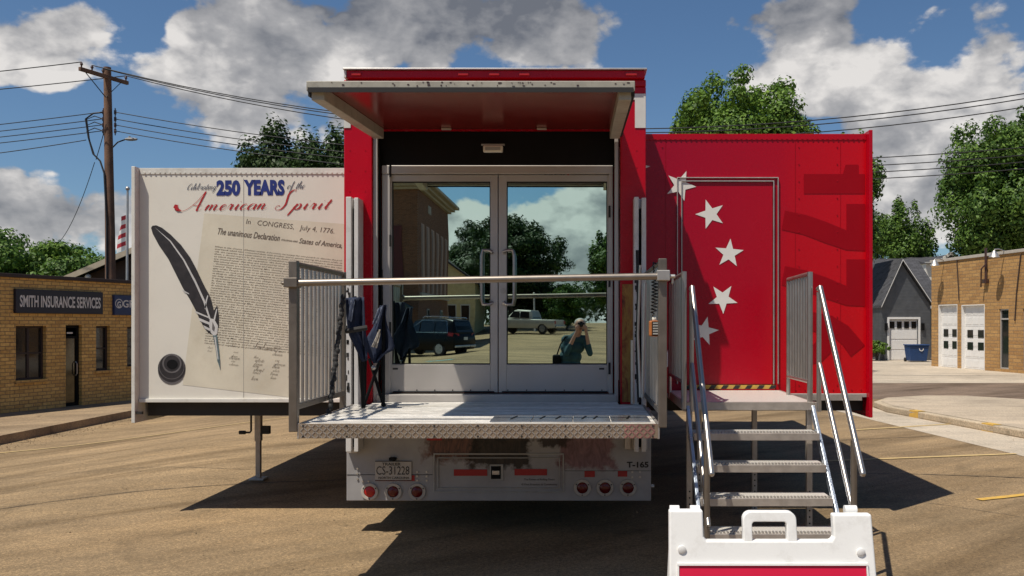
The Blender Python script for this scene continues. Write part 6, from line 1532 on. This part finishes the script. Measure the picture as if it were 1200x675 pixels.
# manhole-like blue mark on the street? a painted turquoise arrow seen low in the mirror
line('street_marking', (MX(497, 42), my(42.5)), (MX(531, 42), my(42)), .55, pm('turquoise_road_paint', (.08, .30, .33), .8, 0, .4, 4, dirt=(.2, .16, .11), dirt_amt=.8), 'worn turquoise paint on the street before the SUV')

def capsule(b, p0, p1, r0, r1, n=12):
    p0 = Vector(p0); p1 = Vector(p1); t = (p1 - p0).normalized(); pts = []; rs = []
    for a in (-80, -55, -25): pts.append(p0 + t * r0 * math.sin(R(a))); rs.append(r0 * math.cos(R(a)))
    pts += [p0, p1]; rs += [r0, r1]
    for a in (25, 55, 80): pts.append(p1 + t * r1 * math.sin(R(a))); rs.append(r1 * math.cos(R(a)))
    b.tube(pts, rs, n)
def person():
    t = thing('person', 'person in teal shirt raising a camera to the face, mirrored in the door', 'person', (-.16, -.26, 0))
    parts = []   # (p0,p1,r0,r1,material index) 0 skin 1 shirt 2 trousers 3 shoes
    def c(p0, p1, r0, r1, k): parts.append((Vector(p0), Vector(p1), r0, r1, k))
    hip = (-.20, -.30, .98)
    c((-.30, -.30, .95), (-.10, -.30, .95), .13, .13, 2)
    c((-.29, -.30, .93), (-.30, -.27, .50), .095, .062, 2); c((-.30, -.27, .50), (-.31, -.32, .10), .062, .045, 2)
    c((-.11, -.30, .93), (-.09, -.24, .50), .095, .062, 2); c((-.09, -.24, .50), (-.07, -.30, .10), .062, .045, 2)
    c((-.31, -.34, .055), (-.33, -.14, .045), .05, .042, 3); c((-.07, -.32, .055), (-.04, -.12, .045), .05, .042, 3)
    c((-.27, -.30, 1.05), (-.13, -.30, 1.05), .135, .135, 1); c((-.25, -.30, 1.2), (-.12, -.29, 1.2), .135, .135, 1); c((-.23, -.29, 1.36), (-.06, -.28, 1.37), .135, .13, 1); c((-.26, -.28, 1.50), (.05, -.26, 1.50), .095, .088, 1); c((-.16, -.29, 1.50), (-.08, -.27, 1.60), .10, .07, 1)
    c((-.08, -.26, 1.52), (-.04, -.23, 1.66), .062, .058, 0)
    # head: skull, jaw, nose, ears
    c((-.02, -.215, 1.80), (-.02, -.185, 1.80), .098, .088, 0); c((-.02, -.165, 1.72), (-.02, -.15, 1.70), .055, .042, 0); c((-.02, -.10, 1.765), (-.02, -.085, 1.745), .012, .016, 0)
    c((-.107, -.205, 1.775), (-.112, -.21, 1.755), .016, .012, 0); c((.067, -.205, 1.775), (.072, -.21, 1.755), .016, .012, 0)
    for s_, sh, el, wr in ((-1, (-.27, -.27, 1.50), (-.25, -.13, 1.27), (-.075, -.075, 1.66)), (1, (.07, -.25, 1.50), (.16, -.14, 1.26), (.085, -.075, 1.66))):
        sh, el, wr = Vector(sh), Vector(el), Vector(wr); c(sh, el, .068, .052, 1); mid = el.lerp(wr, .35); c(el, mid, .052, .046, 1); c(mid, wr, .038, .027, 0)
        palm = Vector((-.075 if s_ < 0 else .075, -.07, 1.735)); c(wr, palm, .028, .036, 0)
        for k, (ln, dz) in enumerate(((.042, .034), (.046, .013), (.043, -.008), (.034, -.028))):
            k0 = palm + Vector((.0, .012, dz)); k1 = k0 + Vector((-s_ * ln * .55, .022, .004)); k2 = k1 + Vector((-s_ * ln * .6, -.006, -.004)); c(k0, k1, .0095, .009, 0); c(k1, k2, .009, .0075, 0)
        k0 = palm + Vector((-s_ * .005, -.012, -.012)); k1 = k0 + Vector((-s_ * .03, -.012, -.022)); c(k0, k1, .011, .010, 0); c(k1, k1 + Vector((-s_ * .025, .002, -.004)), .010, .008, 0)
    b = MB()
    for p0, p1, r0, r1, k in parts: capsule(b, p0, p1, r0, r1)
    me = bpy.data.meshes.new('body'); me.from_pydata(b.v, [], b.f); o = bpy.data.objects.new('tmp', me); COL.objects.link(o)
    rm = o.modifiers.new('r', 'REMESH'); rm.mode = 'VOXEL'; rm.voxel_size = .0075
    smo = o.modifiers.new('s', 'SMOOTH'); smo.iterations = 3; smo.factor = .5
    dg = bpy.context.evaluated_depsgraph_get(); me2 = bpy.data.meshes.new_from_object(o.evaluated_get(dg)); bpy.data.objects.remove(o)
    n = len(me2.vertices); co = np.empty(n * 3); me2.vertices.foreach_get('co', co); co = co.reshape(-1, 3)
    best = np.full(n, 1e9); lab = np.zeros(n, int)
    for p0, p1, r0, r1, k in parts:
        a = np.array(p0); d = np.array(p1) - a; L2 = d @ d; tt = np.clip(((co - a) @ d) / L2, 0, 1); dist = np.linalg.norm(co - a - tt[:, None] * d, axis=1) - (r0 + (r1 - r0) * tt)
        m_ = dist < best; best[m_] = dist[m_]; lab[m_] = k
    co2 = co - np.array((-.16, -.26, 0)); me2.vertices.foreach_set('co', co2.ravel()); me2.name = 'body'
    o = link('body', me2, [M['skin'], M['shirt'], M['jeans'], M['rubber']], t)
    mi = [int(np.bincount(lab[list(p.vertices)], minlength=4).argmax()) for p in me2.polygons]; me2.polygons.foreach_set('material_index', mi); me2.polygons.foreach_set('use_smooth', [True] * len(mi)); me2.update()
    b = MB()
    for zz_ in range(3): pass
    b.ell((-.02, -.228, 1.815), .103, .090, .088, 18, 12); b.build('hair', M['hair'], t, smooth=True)
    b = MB()
    for s_ in (-1, 1): b.ell((-.02 + s_ * .034, -.112, 1.785), .014, .008, .008, 10, 8)
    split(b, 'eye', M['black'], t, smooth=True)
    MB().box(-.045, .005, -.112, -.105, 1.692, 1.699).build('mouth', pm('lips', (.32, .12, .10), .6), t)
person()
CD = thing('camera_device', 'black hand-held camera raised before the face', 'camera', (0, -.06, 1.70))
b = MB(); b.box(-.062, .062, -.085, -.045, 1.735, 1.815); b.box(-.022, .022, -.085, -.05, 1.8155, 1.84); b.build('camera_body', M['black'], CD, .008)
b = MB(); b.tube([(0, -.0445, 1.775), (0, -.02, 1.775), (0, -.012, 1.775)], [.034, .034, .031], 20); ln_ = b.build('lens', M['black_gloss'], CD, smooth=True)
b = MB(); b.ell((0, -.012, 1.775), .024, .004, .024, 16, 8); b.build('front_glass', M['glass_dark'], ln_, smooth=True)
SBG = thing('shoulder_bag', 'black camera bag worn at the hip of the photographer', 'bag', (-.44, -.25, 1.1))
b = MB(); b.box(-.50, -.36, -.36, -.14, 1.02, 1.24); b.build('bag_body', M['black'], SBG, .03)
b = MB(); b.tube([(-.42, -.25, 1.24), (-.36, -.17, 1.42), (-.28, -.2, 1.56), (-.14, -.28, 1.58), (.03, -.40, 1.3), (-.2, -.46, 1.1), (-.40, -.36, 1.18)], .012, 8); b.build('strap', M['black'], SBG, smooth=True)
